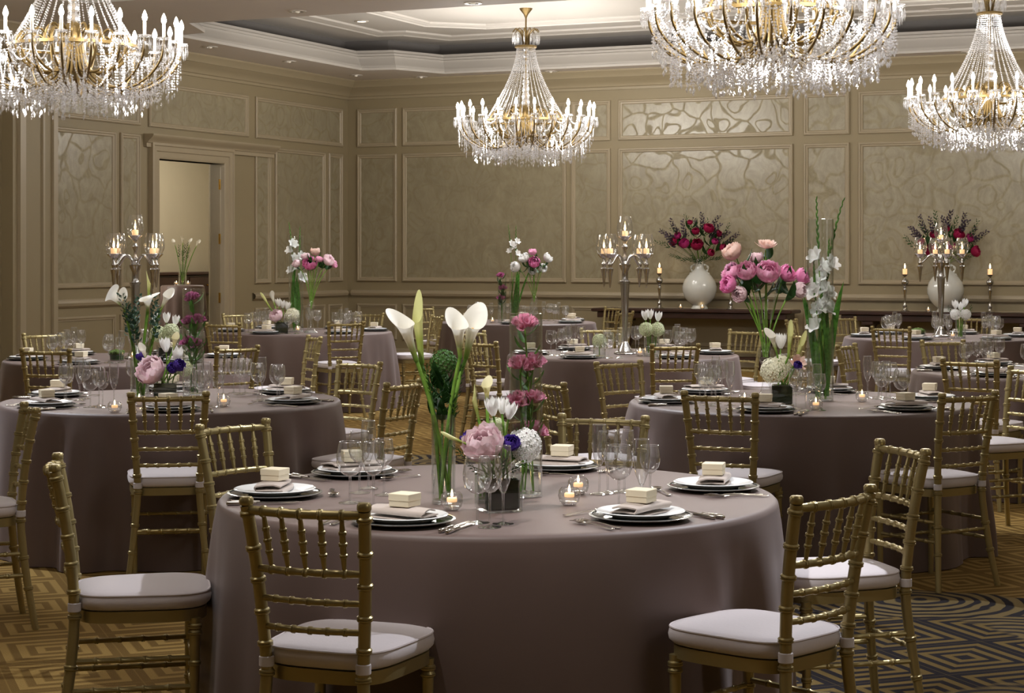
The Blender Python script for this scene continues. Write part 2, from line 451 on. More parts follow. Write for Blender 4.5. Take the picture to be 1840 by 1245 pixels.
def panel(wall, mp, a, b, c, d, paper=True):
    m = MB().sweep_loop(rect(a, b, c, d), PANEL if paper else LOWP, mp)
    rb(m, 'panel_moulding', M['trim'], wall)
    if paper:
        q = rect(a + .06, b - .06, c + .06, d - .06)
        rb(MB().add([mp(x, y, .003) for x, y in q], [(0, 1, 2, 3)]), 'wallpaper_panel', M['paper'], wall, 0)
def rail(wall, name, mp, a, b, z, prof, mat): return rb(MB().sweep_loop([(a, z), (b, z)], prof, mp, closed=False), name, mat, wall)
RAIL = [(0, 0), (.0, .02), (.015, .026), (.02, .05), (.055, .062), (.085, .05), (.09, .03), (.1, .028), (.1, 0)]
BASE = [(0, 0), (0, .03), (.1, .03), (.11, .022), (.135, .02), (.15, .008), (.15, 0)]
CROWN = [(0, 0), (0, .03), (.035, .035), (.045, .055), (.06, .06), (.085, .075), (.12, .11), (.15, .16), (.165, .175), (.165, .2), (.2, .215), (.235, .25), (.25, .262), (.27, .262)]
def hi(s, z): return z
# back wall
wall_back = rb(MB().add([(0, 0, 0), (20, 0, 0), (20, 0, ZT), (0, 0, ZT)], [(0, 1, 2, 3)]), 'wall_back', M['paint'], smooth=0, label='beige panelled back wall with damask wallpaper insets')
cols = [(.17, .85), (.95, 3.62), (3.70, 4.31), (4.43, 7.0), (7.15, 7.79), (7.91, 10.55), (10.67, 11.3), (11.4, 14.0)]
for a, b in cols:
    panel(wall_back, backm, a, b, 3.20, 3.78)
    panel(wall_back, backm, a, b, 1.16, 3.09)
    panel(wall_back, backm, a, b, .28, .82, False)
rail(wall_back, 'chair_rail', backm, .08, 20, .93, RAIL, M['trim'])
tb = rb(MB().sweep_loop([(0, 0), (20, 0)], BASE, backm, closed=False), 'baseboard_back', M['trim'])
rb(MB().sweep_loop([(.0, 3.93), (20, 3.93)], CROWN, backm, closed=False), 'trim_1', M['crown'], label='crown moulding along the back wall')
# the two walls beside and behind the camera
for nm, pts in (('wall_right', [(18.2, 0), (18.2, -28.6)]), ('wall_front', [(18.2, -28.6), (0, -28.6)])):
    (a, b), (c, d) = pts
    rb(MB().add([(a, b, 0), (c, d, 0), (c, d, ZT), (a, b, ZT)], [(0, 1, 2, 3)]), nm, M['paint'], smooth=0)
# left wall with the doorway (distances from the corner)
D0, D1, DZ = 3.47, 4.98, 2.80
m = MB()
for a, b, c, d in ((0, D0, 0, ZT), (D1, 30, 0, ZT), (D0, D1, DZ, ZT)):
    m.add([leftm(x, y, 0) for x, y in rect(a, b, c, d)], [(0, 1, 2, 3)])
for a, b in ((D0, 1), (D1, 1)):
    m.add([leftm(a, 0, 0), leftm(a, 0, -.22), leftm(a, DZ, -.22), leftm(a, DZ, 0)], [(0, 1, 2, 3)])
m.add([leftm(D0, DZ, 0), leftm(D1, DZ, 0), leftm(D1, DZ, -.22), leftm(D0, DZ, -.22)], [(0, 1, 2, 3)])
wall_left = rb(m, 'wall_left', M['paint'], smooth=0, label='beige panelled left wall around the open doorway')
for a, b, c, d, p in ((.19, .61, 1.16, 3.09, True), (.71, 2.13, 1.16, 3.09, True), (2.25, 2.66, 1.16, 3.09, True), (5.38, 5.79, 1.16, 3.09, True), (5.89, 7.22, 1.16, 3.09, True),
                      (.19, 2.65, 3.20, 3.78, True), (2.84, 5.19, 3.20, 3.78, True), (5.38, 7.22, 3.20, 3.78, True),
                      (.19, .61, .28, .82, False), (.71, 2.13, .28, .82, False), (2.25, 2.66, .28, .82, False), (5.38, 5.79, .28, .82, False), (5.89, 7.22, .28, .82, False),
                      (8.5, 11.5, 1.16, 3.78, True), (8.5, 11.5, .28, .82, False)):
    panel(wall_left, leftm, a, b, c, d, p)
for a, b in ((.08, 2.72), (5.28, 7.24), (8.2, 30)):
    rail(wall_left, 'chair_rail', leftm, a, b, .93, RAIL, M['trim'])
    rb(MB().sweep_loop([(a, 0), (b, 0)], BASE, leftm, closed=False), 'baseboard_left', M['trim'])
rb(MB().sweep_loop([(0, 3.93), (30, 3.93)], CROWN, leftm, closed=False), 'trim_2', M['crown'], label='crown moulding along the left wall')
# pilaster near the left edge
m = MB()
m.add([leftm(x, y, h) for y in (0, ZS) for x, h in ((7.24, 0), (7.24, .16), (8.02, .16), (8.02, 0))], [(0, 1, 5, 4), (1, 2, 6, 5), (2, 3, 7, 6)])
pil = rb(m, 'trim_3', M['paint'], label='pilaster with vertical fillets at the left edge')
for a, w, h in ((7.24, .09, .03), (7.47, .045, .025), (7.83, .11, .04)):
    rb(MB().add([leftm(x, y, k) for y in (.16, 3.95) for x, k in ((a, .16), (a + .006, .16 + h), (a + w - .006, .16 + h), (a + w, .16))], [(0, 1, 5, 4), (1, 2, 6, 5), (2, 3, 7, 6)]), 'fillet', M['trim'], pil)
# door casing: two stepped uprights and a header with a cornice
cas = MB()
CAS = [(0, -.2), (0, .03), (-.03, .045), (-.09, .045), (-.1, .06), (-.16, .06), (-.17, .075), (-.2, .07), (-.205, 0)]
cas.sweep_loop([(D1, 0), (D1, DZ), (D0, DZ), (D0, 0)], CAS, leftm, closed=False)
casing = rb(cas, 'trim_4', M['trim'], label='stepped door casing of the doorway')
HEAD = [(d * .7, h * .9) for d, h in [(0, 0), (0, .05), (.07, .05), (.08, .07), (.1, .075), (.13, .1), (.17, .14), (.2, .16), (.215, .165), (.235, .165), (.24, 0)]]
rb(MB().sweep_loop([(2.2, DZ + .14), (D1 + .3, DZ + .14)], HEAD, leftm, closed=False), 'cornice', M['trim'], casing)
for a in (2.2, D1 + .3):
    rb(MB().add([leftm(a, DZ + .14 + d, h) for d, h in HEAD], [tuple(range(len(HEAD)))]), 'cornice_end', M['trim'], casing, 0)
# soffit with two openings, trays above
P0 = [(15.5, .6), (1.95, .6), (1.6, 1.45), (1.1, 1.55), (1.1, 6.2), (1.6, 6.3), (1.95, 7.15), (15.5, 7.15)]
P1 = [(15.5, 9.0), (1.95, 9.0), (1.6, 9.85), (1.1, 9.95), (1.1, 15.0), (1.6, 15.1), (1.95, 16.0), (15.5, 16.0)]
loc = lambda P: [(u, -v) for u, v in P]
outer = [(-.0, .0), (20, 0), (20, -30), (0, -30)]
polys = [[Vector((x, y, 0)) for x, y in q] for q in (outer, loc(P0), loc(P1))]
tri = tessellate_polygon(polys)
flat = [p for q in polys for p in q]
ceiling = rb(MB().add([(p.x, p.y, ZS) for p in flat], [tuple(t) for t in tri]), 'ceiling', M['soffit'], smooth=0, label='flat ceiling soffit around the trays')
TRAY = [(0, 0), (0, .035), (-.015, .04), (-.02, .06), (-.035, .08), (-.065, .115), (-.09, .165), (-.1, .185), (-.1, .205), (-.125, .215), (-.13, .25), (-.155, .262), (-.165, .29), (-.165, .3), (-.5, .3)]
tm = lambda x, y, h: Vector((x, y, ZS + h))
def ccw(P):
    a = sum(P[i][0] * P[(i + 1) % len(P)][1] - P[(i + 1) % len(P)][0] * P[i][1] for i in range(len(P)))
    return P if a > 0 else P[::-1]
def inset(P, d):
    out = []
    m_ = MB().sweep_loop(P, [(d, 0)], lambda x, y, h: Vector((x, y, 0)))
    return [(p[0], p[1]) for p in m_.v]
for i, P in enumerate((P0, P1)):
    L = ccw(loc(P))
    rb(MB().sweep_loop(L, TRAY, tm), 'trim_%d' % (5 + i * 2), M['tray'], label='white cove moulding around a ceiling tray')
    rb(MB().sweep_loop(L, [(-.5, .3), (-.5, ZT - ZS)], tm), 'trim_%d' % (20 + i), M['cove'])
    o = inset(L, -.5)
    up = rb(MB().add([(x, y, ZT) for x, y in o], [tuple(range(len(o)))]), 'ceiling_tray', M['tray'], smooth=0)
    BAND = [(0, .48), (0, .43), (.03, .42), (.05, .435), (.1, .44), (.13, .455), (.17, .455), (.18, .48)]
    rb(MB().sweep_loop(inset(L, .42), BAND, tm), 'tray_moulding', M['tray'], up)
    simple = ccw(loc([(15.0, P[0][1] + 1.45), (3.3, P[0][1] + 1.45), (2.65, P[0][1] + 2.05), (2.65, P[7][1] - 2.05), (3.3, P[7][1] - 1.45), (15.0, P[7][1] - 1.45)]))
    rb(MB().sweep_loop(simple, [(x * .7, h) for x, h in BAND], tm), 'tray_moulding', M['tray'], up)
# recessed downlights
def downlight_proto(lit):
    e = empty('recessed_downlight', 'x', 'downlight')
    MB().lathe([(.062, .004), (.062, -.006), (.085, -.008), (.095, -.004), (.095, .004)], 28).build('trim_ring', M['dtrim'], e)
    MB().lathe([(.0, .001), (.061, .001)], 28, cap=False).build('lamp_lens', M['downlight' if lit else 'downoff'], e)
    if not lit: MB().sphere((.0, 0, .012), .03, 12, 8).build('bulb_face', M['sleeve'], e)
    return Proto(e)
dl = downlight_proto(False); dlit = downlight_proto(True)
DL = [(535, 20, ZS, 'round recessed downlight in the ceiling beam above the left wall corner of the tray'),
      (850, 5, ZS, 'large-looking recessed downlight cut close by the top edge left of the hanging middle chandelier'),
      (378, 84, ZS, 'small recessed downlight in the soffit right beside the left chandelier'),
      (520, 110, ZS, 'recessed downlight in the left soffit halfway along the crown moulding'),
      (640, 135, ZS, 'recessed downlight in the soffit at the room corner'),
      (757, 138, ZS, 'recessed downlight in the back soffit left of the middle chandelier chains'),
      (990, 128, ZS, 'recessed downlight in the back soffit right behind the middle chandelier chains'),
      (1740, 93, ZS, 'recessed downlight in the back soffit behind the right chandelier'),
      (650, 38, ZT, 'lit recessed downlight in the raised tray left of the middle chandelier'),
      (1077, 52, ZT, 'lit recessed downlight in the raised tray right of the middle chandelier')]
for px, py, z, lab in DL:
    p = on(px, py, z); (dlit if z == ZT else dl).put((p.x, p.y, z - .004), 0, lab, 'recessed downlights')
p = on(1690, 17, ZT)
sp = empty('ceiling_speaker', 'round white speaker grille in the raised tray near the right chandelier', 'speaker', (p.x, p.y, ZT))
MB().lathe([(.0, -.012), (.13, -.012), (.15, -.006), (.15, 0)], 28).build('grille', M['soffit'], sp)
# foyer behind the doorway
fo = MB()
fo.add([(-4.2, 3, 0), (-4.2, -9, 0), (-4.2, -9, 3.2), (-4.2, 3, 3.2)], [(0, 1, 2, 3)])
fo.add([(-4.2, 3, 0), (-.22, 3, 0), (-.22, 3, 3.2), (-4.2, 3, 3.2)], [(0, 1, 2, 3)])
fo.add([(-.22, 3, 0), (-.22, -D0, 0), (-.22, -D0, 3.2), (-.22, 3, 3.2)], [(0, 1, 2, 3)])
fo.add([(-.22, -D1, 0), (-.22, -9, 0), (-.22, -9, 3.2), (-.22, -D1, 3.2)], [(0, 1, 2, 3)])
fo.add([(-.22, -D1, DZ), (-.22, -D0, DZ), (-.22, -D0, 3.2), (-.22, -D1, 3.2)], [(0, 1, 2, 3)])
M['foyer'] = bsdf('foyer_wall', 'c6bb9f', .6, noise=(3, .05))
rb(fo, 'wall_foyer', M['foyer'], smooth=0, label='warm beige foyer wall seen through the doorway')
rb(MB().add([(-4.3, 3, 3.2), (-.2, 3, 3.2), (-.2, -9, 3.2), (-4.3, -9, 3.2)], [(0, 1, 2, 3)]), 'ceiling_foyer', M['soffit'], smooth=0)
# door leaf swung out on the right jamb, brass hinges, pull handle
hp = room(.02, 3.50, 0) + Vector((0, 0, 0))
dirv = Vector((-.2, 1, 0)).normalized()
dr = bpy.data.objects.new('door_1', None); COL.objects.link(dr); dr['kind'] = 'structure'
dr['label'] = 'beige door leaf folded back at the right jamb'
dr.location = hp; dr.rotation_euler = (0, 0, math.atan2(dirv.y, dirv.x))
MB().cbox((.45, .0, 1.385), (.86, .055, 2.75), .004).build('leaf', M['trim'], dr, 30)
for zz, hh in ((.55, .7), (1.75, 1.5)):
    MB().sweep_loop(rect(.14, .76, zz - hh / 2 + .1, zz + hh / 2 + .1), LOWP, lambda x, y, h: Vector((x, .0275 + h * .6, y))).build('leaf_moulding', M['trim'], dr)
for zz in (.98, 1.78, 2.52):
    h_ = MB().box((-.02, .035, zz), (.11, .012, .13)); h_.tube([(.02, .04, zz - .07), (.02, .04, zz + .07)], .012, 8)
    h_.build('hinge', M['brass'], dr, label='brass hinge')
hd = MB().tube(catmull([(.76, .03, 1.02), (.76, .09, 1.04), (.76, .09, 1.42), (.76, .03, 1.44)], 4), .013, 8)
hd.build('pull_handle', M['brass'], dr, label='brass pull handle')
# dark timber leaf on the other jamb
hp = room(-.1, D1 - .03, 0)
d2 = bpy.data.objects.new('door_2', None); COL.objects.link(d2); d2['kind'] = 'structure'; d2['label'] = 'dark timber door edge at the left jamb'
d2.location = hp
dv = Vector((-.175, 1, 0)).normalized(); d2.rotation_euler = (0, 0, math.atan2(dv.y, dv.x))
MB().cbox((.45, -.03, 1.385), (.88, .06, 2.75), .004).build('leaf', M['darkwood'], d2, 30)
# foyer sideboard
p = room(-3.9, -1.7, 0)
sb = empty('sideboard', 'dark mahogany sideboard against the foyer wall, seen through the doorway', 'sideboard', p, -TH)
MB().cbox((0, 0, 1.25), (.5, 3.4, .05), .01).build('top', M['darkwood'], sb)
MB().cbox((-.02, 0, 1.05), (.44, 3.3, .34), .005).build('body', M['darkwood'], sb)
for y in (-1.1, 0, 1.1):
    d_ = MB().cbox((.205, y, 1.05), (.03, 1.0, .28), .006).build('drawer', M['darkwood'], sb)
    MB().sphere((.23, y, 1.05), .016).build('knob', M['brass'], d_)
MB().cbox((-.02, 0, .47), (.42, 3.3, .06), .008).build('shelf', M['darkwood'], sb)
for x in (-.2, .16):
    for y in (-1.6, 1.6): MB().lathe([(.03, 0), (.035, .2), (.045, .5), (.035, .7), (.045, .9)], 12, Matrix.Translation((x, y, 0))).build('leg', M['darkwood'], sb)
# two console tables on the back wall
def console():
    e = empty('console_table', 'x', 'console table')
    W = 2.9
    MB().cbox((0, 0, .79), (W, .5, .05), .012).build('top', M['darkwood'], e)
    MB().cbox((0, 0, .725), (W - .16, .42, .08), .006).build('apron', M['darkwood'], e)
    for x in (-1.02, 1.02):
        MB().cbox((x, 0, .66), (.16, .4, .06), .01).build('leg_block', M['darkwood'], e)
        MB().lathe([(.05, .09), (.095, .1), (.1, .14), (.06, .18), (.055, .24), (.105, .36), (.115, .45), (.075, .54), (.06, .58), (.085, .62), (.085, .64)], 20, Matrix.Translation((x, 0, 0))).build('leg', M['darkwood'], e)
        MB().cbox((x, 0, .05), (.14, .44, .1), .015).build('foot', M['darkwood'], e)
    MB().cbox((0, 0, .14), (2.0, .1, .05), .008).build('stretcher', M['darkwood'], e)
    return Proto(e)
cons = console()
CONS = []
for px0, lab in ((1248, 'dark wood console table on the back wall under the left white vase'), (1703, 'dark wood console table on the back wall under the right white vase')):
    k = (px0 - 920) / F
    u = (k * CY - CX) / (CU + k * SU)
    v = .34
    # slide along the wall so the centre (0.34 m off the wall) still falls on this sight line
    for _ in range(8):
        q = room(u, v, 0); u += ((k * q.y) - q.x) / CU
    q = room(u, v, 0); CONS.append((u, v)); cons.put(q, -TH, lab, 'console tables on the back wall')
# ---------------------------------------------------------------- tables and chairs
TT = .775                                            # height of the laid table top
RC = .925
TABLES = {  # name: (screen x of centre, distance, words, rotation of the seats, seed)
 'front': (895, 6.2, 'the front table'), 'left': (308, 10.2, 'the left table'), 'right': (1437, 10.1, 'the right table'),
 'leftback': (544, 19.3, 'the corner table'), 'wall': (228, 14.25, 'the far left table'), 'middle': (1119, 14.9, 'the middle table'),
 'console': (930, 22.0, 'the farthest table'), 'edge': (1887, 12.7, 'the table cut by the right edge'), 'farright': (1691, 18.0, 'the far right table')}
TC = {k: Vector(((v[0] - 920) / F * v[1], v[1], 0)) for k, v in TABLES.items()}
def drape(seed, deep=.085):
    rng = random.Random(seed)
    H = [(k, rng.uniform(0, 2 * PI), rng.uniform(.5, 1) / (k ** .25)) for k in (6, 9, 11, 14, 17, 21)]
    big = [(k, rng.uniform(0, 2 * PI)) for k in (3, 5)]
    N = 300
    def fold(a):
        s = sum(w * math.sin(k * a + p + .5 * math.sin(big[0][0] * a + big[0][1])) for k, p, w in H) / 1.0
        s = max(-1.15, min(1.15, s))
        amp = .68 + .32 * math.sin(big[1][0] * a + big[1][1])
        return math.copysign(abs(s) ** .8, s) * amp
    fv = [fold(2 * PI * i / N) for i in range(N)]
    rings = []
    for r in (.0, .3, .6, .8, .875, .9): rings.append((r, TT, 0))
    for a in (30, 60, 90): rings.append((.9 + .022 * math.sin(math.radians(a)), TT - .022 * (1 - math.cos(math.radians(a))), 0))
    for k in range(1, 15):
        t = k / 14
        rings.append((RC - .003 + .062 * t ** .8, TT - .022 - (TT - .026) * t, deep * min(1, t * 1.2) ** .7))
    vs = [Vector((0, 0, TT))]; fs = []
    for r, z, amp in rings[1:]:
        for i in range(N):
            a = 2 * PI * i / N
            rr = r + amp * fv[i]
            vs.append(Vector((rr * math.cos(a), rr * math.sin(a), max(.004, z))))
    for i in range(N): fs.append((0, 1 + i, 1 + (i + 1) % N))
    for k in range(len(rings) - 2):
        b = 1 + k * N
        for i in range(N):
            j = (i + 1) % N
            fs.append((b + i, b + N + i, b + N + j, b + j))
    return MB().add(vs, fs)
DESC = {'front': 'large round table in the foreground draped to the floor in taupe satin, six places laid',
        'left': 'round taupe-draped table behind and left of the foreground one, calla lilies on it',
        'right': 'round taupe-draped table at mid right with the pink peony vase on it',
        'leftback': 'taupe-draped round table before the room corner, tall glass cylinder and peonies on it',
        'wall': 'taupe-draped round table by the left wall carrying a silver candelabra',
        'middle': 'lavender-lit round table at centre carrying a five-light silver candelabra',
        'console': 'farthest taupe-draped round table, near the back wall with white and pink peonies on it',
        'edge': 'round draped table cut off by the right edge of the view',
        'farright': 'far right taupe-draped round table carrying a candelabra in front of the right console'}
for i, (k, c) in enumerate(TC.items()):
    o = drape(11 + i * 7, .034 if k == 'front' else .06).build('draped_round_table', M['cloth'], None, 60, loc=c)
    tag(o, DESC[k], 'table', 'round banquet tables')

def bamboo(path, r, nodes, n=10, h=.006, k=1.28):
    """tube along a polyline with raised rings at the given fractions of its length; r may be (start, end) or a function"""
    P = [Vector(p) for p in path]
    L = [0]
    for a, b in zip(P, P[1:]): L.append(L[-1] + (b - a).length)
    tot = L[-1]
    rf = r if callable(r) else ((lambda t: r[0] + (r[1] - r[0]) * t) if isinstance(r, tuple) else (lambda t: r))
    S_ = {round(x / tot, 5): 1 for x in L}
    for t in [i / 12 for i in range(13)]: S_.setdefault(round(t, 5), 1)
    e = h / tot
    for q in nodes:
        for x in [x for x in S_ if abs(x - q) < 2.2 * e and 0 < x < 1]: del S_[x]
        for d, s in ((-1.5, 1), (-.9, k), (-.15, k), (-.05, 1.08), (.05, 1.08), (.15, k), (.9, k), (1.5, 1)):
            t = q + d * e
            if 0 < t < 1: S_[round(t, 5)] = s
    ts = sorted(S_)
    pts = []; rr = []
    for t in ts:
        d = t * tot; i = 0
        while i < len(L) - 2 and L[i + 1] < d: i += 1
        f = (d - L[i]) / max(1e-9, L[i + 1] - L[i])
        pts.append(P[i].lerp(P[i + 1], f)); rr.append(rf(t) * S_[t])
    return MB().tube(pts, rr, n)
def post_y(z):
    if z > .46: t = (z - .46) / .46; return -.195 - .012 * t - .05 * t * t
    t = (.46 - z) / .46; return -.195 - .055 * t ** 1.5
def post_x(z): return .142 + (.032 * ((z - .46) / .46) ** 1.1 if z > .46 else .05 * ((.46 - z) / .46) ** 1.3)
def seat_outline(k=1.0, n=56):
    out = []
    for i in range(n):
        a = 2 * PI * i / n
        c, s = math.cos(a), math.sin(a)
        e = 2 / 4.2
        x = math.copysign(abs(c) ** e, c); y = math.copysign(abs(s) ** e, s)
        w = .172 + .030 * (y + 1) / 2
        if y > 0: yy = .205 * y + .012 * (1 - x * x)
        else: yy = .19 * y
        out.append((x * w * k, yy * k))
    return out
def make_chair():
    e = empty('chiavari_chair', 'x', 'chair')
    G = M['gold']
    for s in (-1, 1):
        zs = [.0, .1, .2, .3, .4, .46, .55, .65, .75, .85, .905]
        p = bamboo([(s * post_x(z), post_y(z), z) for z in zs], lambda t: .0135 + .0035 * min(1, t * 3), [.19, .33, .5, .585, .68, .775, .87, .975])
        top = Vector((s * post_x(.905), post_y(.905), .905))
        p.lathe([(.017, 0), (.0195, .004), (.0195, .016), (.015, .022), (0, .024)], 10, Matrix.Translation(top))
        p.build('back_post', G, e)
        f = bamboo([(s * .165, .165, 0), (s * .168, .168, .2), (s * .168, .17, .44)], lambda t: .0125 + .005 * t, [.42, .68, .9, .94])
        f.build('front_leg', G, e)
    fr = MB(); o = seat_outline(.985); n = len(o)
    inner = seat_outline(.86)
    fr.add([(x, y, z) for z in (.432, .468) for x, y in o] + [(x, y, z) for z in (.432, .468) for x, y in inner],
           [(i, (i + 1) % n, n + (i + 1) % n, n + i) for i in range(n)] + [(2 * n + i, 3 * n + i, 3 * n + (i + 1) % n, 2 * n + (i + 1) % n) for i in range(n)] +
           [(n + i, n + (i + 1) % n, 3 * n + (i + 1) % n, 3 * n + i) for i in range(n)] + [(i, 2 * n + i, 2 * n + (i + 1) % n, (i + 1) % n) for i in range(n)])
    fr.build('seat_frame', G, e, 50)
    cu = MB(); rings = [(.93, .469), (.99, .473), (1.035, .483), (1.045, .497), (1.03, .512), (.985, .5205), (.9, .5255), (.72, .530), (.45, .533), (.2, .534)]
    vs = []; fs = []
    for k, z in rings: vs += [(x, y + .002, z) for x, y in seat_outline(k)]
    for j in range(len(rings) - 1):
        for i in range(n): fs.append((j * n + i, j * n + (i + 1) % n, (j + 1) * n + (i + 1) % n, (j + 1) * n + i))
    fs.append(tuple(reversed(range(n)))); fs.append(tuple(range((len(rings) - 1) * n, len(rings) * n)))
    cush = cu.add(vs, fs).build('seat_cushion', M['cushion'], e, 60)
    MB().tube([(x, y + .002, .517) for x, y in seat_outline(1.022)], .0035, 6, closed=True).build('piping', M['piping'], cush)
    for s in (-1, 1):
        MB().lathe([(.0185, -.014), (.0205, -.012), (.0205, .012), (.0185, .014)], 12, Matrix.Translation((s * post_x(.482), post_y(.482), .482))).build('cushion_tie', M['strap'], cush)
    def bowed(z, bow, kind, r, nodes, name):
        x0, y0 = post_x(z), post_y(z)
        pts = [(x0 * t, y0 - bow * (1 - t * t), z) for t in [-1 + 2 * i / 10 for i in range(11)]]
        bamboo(pts, r, nodes, 9, .005).build(name, G, e)
        return lambda x: y0 - bow * (1 - (x / x0) ** 2)
    yt = bowed(.893, .03, 0, .0125, [.17, .335, .5, .665, .83], 'top_rail')
    yl = bowed(.735, .026, 0, .0105, [.17, .335, .5, .665, .83], 'lower_rail')
    for z in (.655, .578): bowed(z, .02, 0, .009, [.17, .335, .5, .665, .83], 'ladder_slat')
    for k in range(5):
        a = (-2 + k) / 3
        xt, xl = a * post_x(.893), a * post_x(.735)
        bamboo([(xl, yl(xl), .738), (xt, yt(xt), .892)], lambda t: .0045 + .0045 * math.sin(PI * t) ** .8, [.3, .5, .7], 8, .004, 1.35).build('spindle', G, e)
    for z in (.30, .205): bamboo([(-.167, .167, z), (.167, .167, z)], .008, [.2, .4, .6, .8], 8, .005).build('stretcher', G, e)
    for z, zb in ((.315, .315), (.225, .225)):
        for s in (-1, 1): bamboo([(s * post_x(z), post_y(z), z), (s * .167, .167, z)], .0085, [.2, .4, .6, .8], 8, .005).build('stretcher', G, e)
    bamboo([(-post_x(.27), post_y(.27), .27), (post_x(.27), post_y(.27), .27)], .008, [.2, .4, .6, .8], 8, .005).build('stretcher', G, e)
    return Proto(e)
chair = make_chair()
RMIN = 1.44
BACK_OFF = .235                                      # from seat centre to the back, at mid height
CHAIRS = []
def seat_at(table, px, Y, turn, lab):
    c = TC[table]; p = Vector(((px - 920) / F * Y, Y, 0))
    if table != 'front' and (p - c).length < RMIN:                        # keep the seat clear of the cloth, sliding back along the sight line
        d = p.normalized(); b = d.dot(c); q = b * b - (c.length_squared - RMIN * RMIN)
        if q > 0:
            t = [b - math.sqrt(q), b + math.sqrt(q)]; t = min(t, key=lambda x: abs(x - p.length)); p = d * t
        else: p = c + (p - c).normalized() * RMIN
    f = (c - p).normalized()
    rz = math.atan2(f.y, f.x) - PI / 2 + math.radians(turn)
    fw = Vector((-math.sin(rz), math.cos(rz), 0))
    chair.put(p + fw * BACK_OFF, rz, lab, 'gold bamboo-style chairs')
    CHAIRS.append((table, math.atan2(p.y - c.y, p.x - c.x)))
# front table
g = 'gold white-cushioned chair, '
seat_at('front', 553, 4.92, 0, g + 'seen from behind at the near left of the front table')
seat_at('front', 1489, 5.12, 5, g + 'nearest one at lower right, its seat turned to the front table')
seat_at('front', 1612, 6.35, 8, g + 'at the right side of the front table behind the nearest right chair')
seat_at('front', 112, 5.9, 0, g + 'seen side-on in the left foreground, facing the front table')
seat_at('front', 425, 7.2, 6, g + 'behind the left end of the front table')
seat_at('front', 1082, 7.5, 0, g + 'facing the camera behind the front table')
# left table
seat_at('left', 303, 8.98, 0, g + 'seen from behind at the near side of the left table')
p = Vector(((46 - 920) / F * 8.0, 8.0, 0)); fw = Vector((-.92, -.38, 0)).normalized()
chair.put(p + fw * BACK_OFF, math.atan2(fw.y, fw.x) - PI / 2, g + 'turned away at the left edge, facing out of view', 'gold bamboo-style chairs')
seat_at('left', 720, 9.7, 0, g + 'right side of the left table, nearer of the two there')
seat_at('left', 642, 11.0, 0, g + 'right side of the left table, farther of the two there')
# right table
seat_at('right', 1295, 9.0, 0, g + 'seen from behind at the near left of the right table')
seat_at('right', 1736, 8.98, 8, g + 'at the near right of the right table, legs clear on the carpet')
seat_at('right', 995, 9.9, 0, g + 'side-on at the left end of the right table')
seat_at('right', 1115, 11.3, 0, g + 'behind the left end of the right table, back toward the middle table')
seat_at('right', 1845, 10.65, 0, g + 'cut by the right edge behind the right table')
# far left table
seat_at('wall', 84, 12.9, 0, g + 'at the near left of the far left table')
seat_at('wall', 80, 15.1, 0, g + 'at the far side of the far left table by the pilaster')
seat_at('wall', 424, 13.2, 0, g + 'at the near right of the far left table')
seat_at('wall', 561, 14.8, 0, g + 'narrow in view at the right side of the far left table')
# table before the corner
seat_at('leftback', 402, 17.7, 0, g + 'at the near left of the corner table')
seat_at('leftback', 428, 20.1, 0, g + 'at the far left of the corner table')
seat_at('leftback', 621, 17.95, 0, g + 'seen from behind at the near right of the corner table')
seat_at('leftback', 782, 19.4, 0, g + 'side-on at the right end of the corner table')
seat_at('leftback', 662, 20.4, 0, g + 'facing out at the far right of the corner table')
# middle table
seat_at('middle', 1212, 13.7, 0, g + 'seen from behind at the near side of the middle table')
seat_at('middle', 852, 15.5, 0, g + 'farther of the pair at the left end of the middle table')
seat_at('middle', 868, 14.2, 0, g + 'nearer of the pair at the left end of the middle table')
seat_at('middle', 1080, 16.35, 0, g + 'at the far side of the middle table behind its candelabra')
seat_at('middle', 1338, 16.0, 0, g + 'at the far right of the middle table')
seat_at('middle', 1432, 15.0, 0, g + 'at the right end of the middle table behind the peony vase')
# farthest table
seat_at('console', 763, 22.6, 0, g + 'left end of the farthest table, before the back wall')
seat_at('console', 1103, 23.0, 0, g + 'right end of the farthest table, the one nearer the wall')
seat_at('console', 1121, 21.8, 0, g + 'right end of the farthest table, beside the candelabra stem')
# right edge table
seat_at('edge', 1744, 11.75, 0, g + 'seen from behind at the near left of the right edge table')
seat_at('edge', 1696, 14.1, 0, g + 'facing out at the far left of the right edge table')
seat_at('edge', 1525, 13.25, 0, g + 'narrow in view at the left end of the right edge table')
# far right table
seat_at('farright', 1602, 16.75, 0, g + 'back view at near left of the far right table')
seat_at('farright', 1515, 19.3, 0, g + 'facing out at the far left of the far right table')
seat_at('farright', 1425, 18.6, 0, g + 'left end of the far right table beside the tall glass cylinder')
seat_at('farright', 1754, 19.3, 0, g + 'on the far side of the far right table before the console')
# ---------------------------------------------------------------- place settings, glasses, candles
TW = {'front': 'the front table', 'left': 'the left table', 'right': 'the right table', 'leftback': 'the corner table', 'wall': 'the far left table',
      'middle': 'the middle table', 'console': 'the farthest table', 'edge': 'the right edge table', 'farright': 'the far right table'}
def wrap(e): return Proto(e)
def make_charger():
    e = empty('charger_plate', 'x', 'charger plate')
    MB().lathe([(0, .004), (.09, .004), (.1, .002), (.12, .001), (.15, .012), (.155, .0135), (.151, .0155), (.122, .0055), (.105, .007), (0, .007)], 48).build('dish', M['charger'], e)
    MB().lathe([(.147, .0128), (.1555, .0135), (.156, .0155), (.148, .0165)], 48, cap=False).build('rim', M['rimmetal'], e)
    return wrap(e)
def make_plate():
    return wrap(tag(MB().lathe([(0, .004), (.07, .004), (.078, 0), (.084, 0), (.09, .005), (.13, .018), (.134, .0205), (.13, .0225), (.09, .01), (.08, .0085), (0, .0085)], 48).build('dinner_plate', M['china']), 'x', 'plate'))
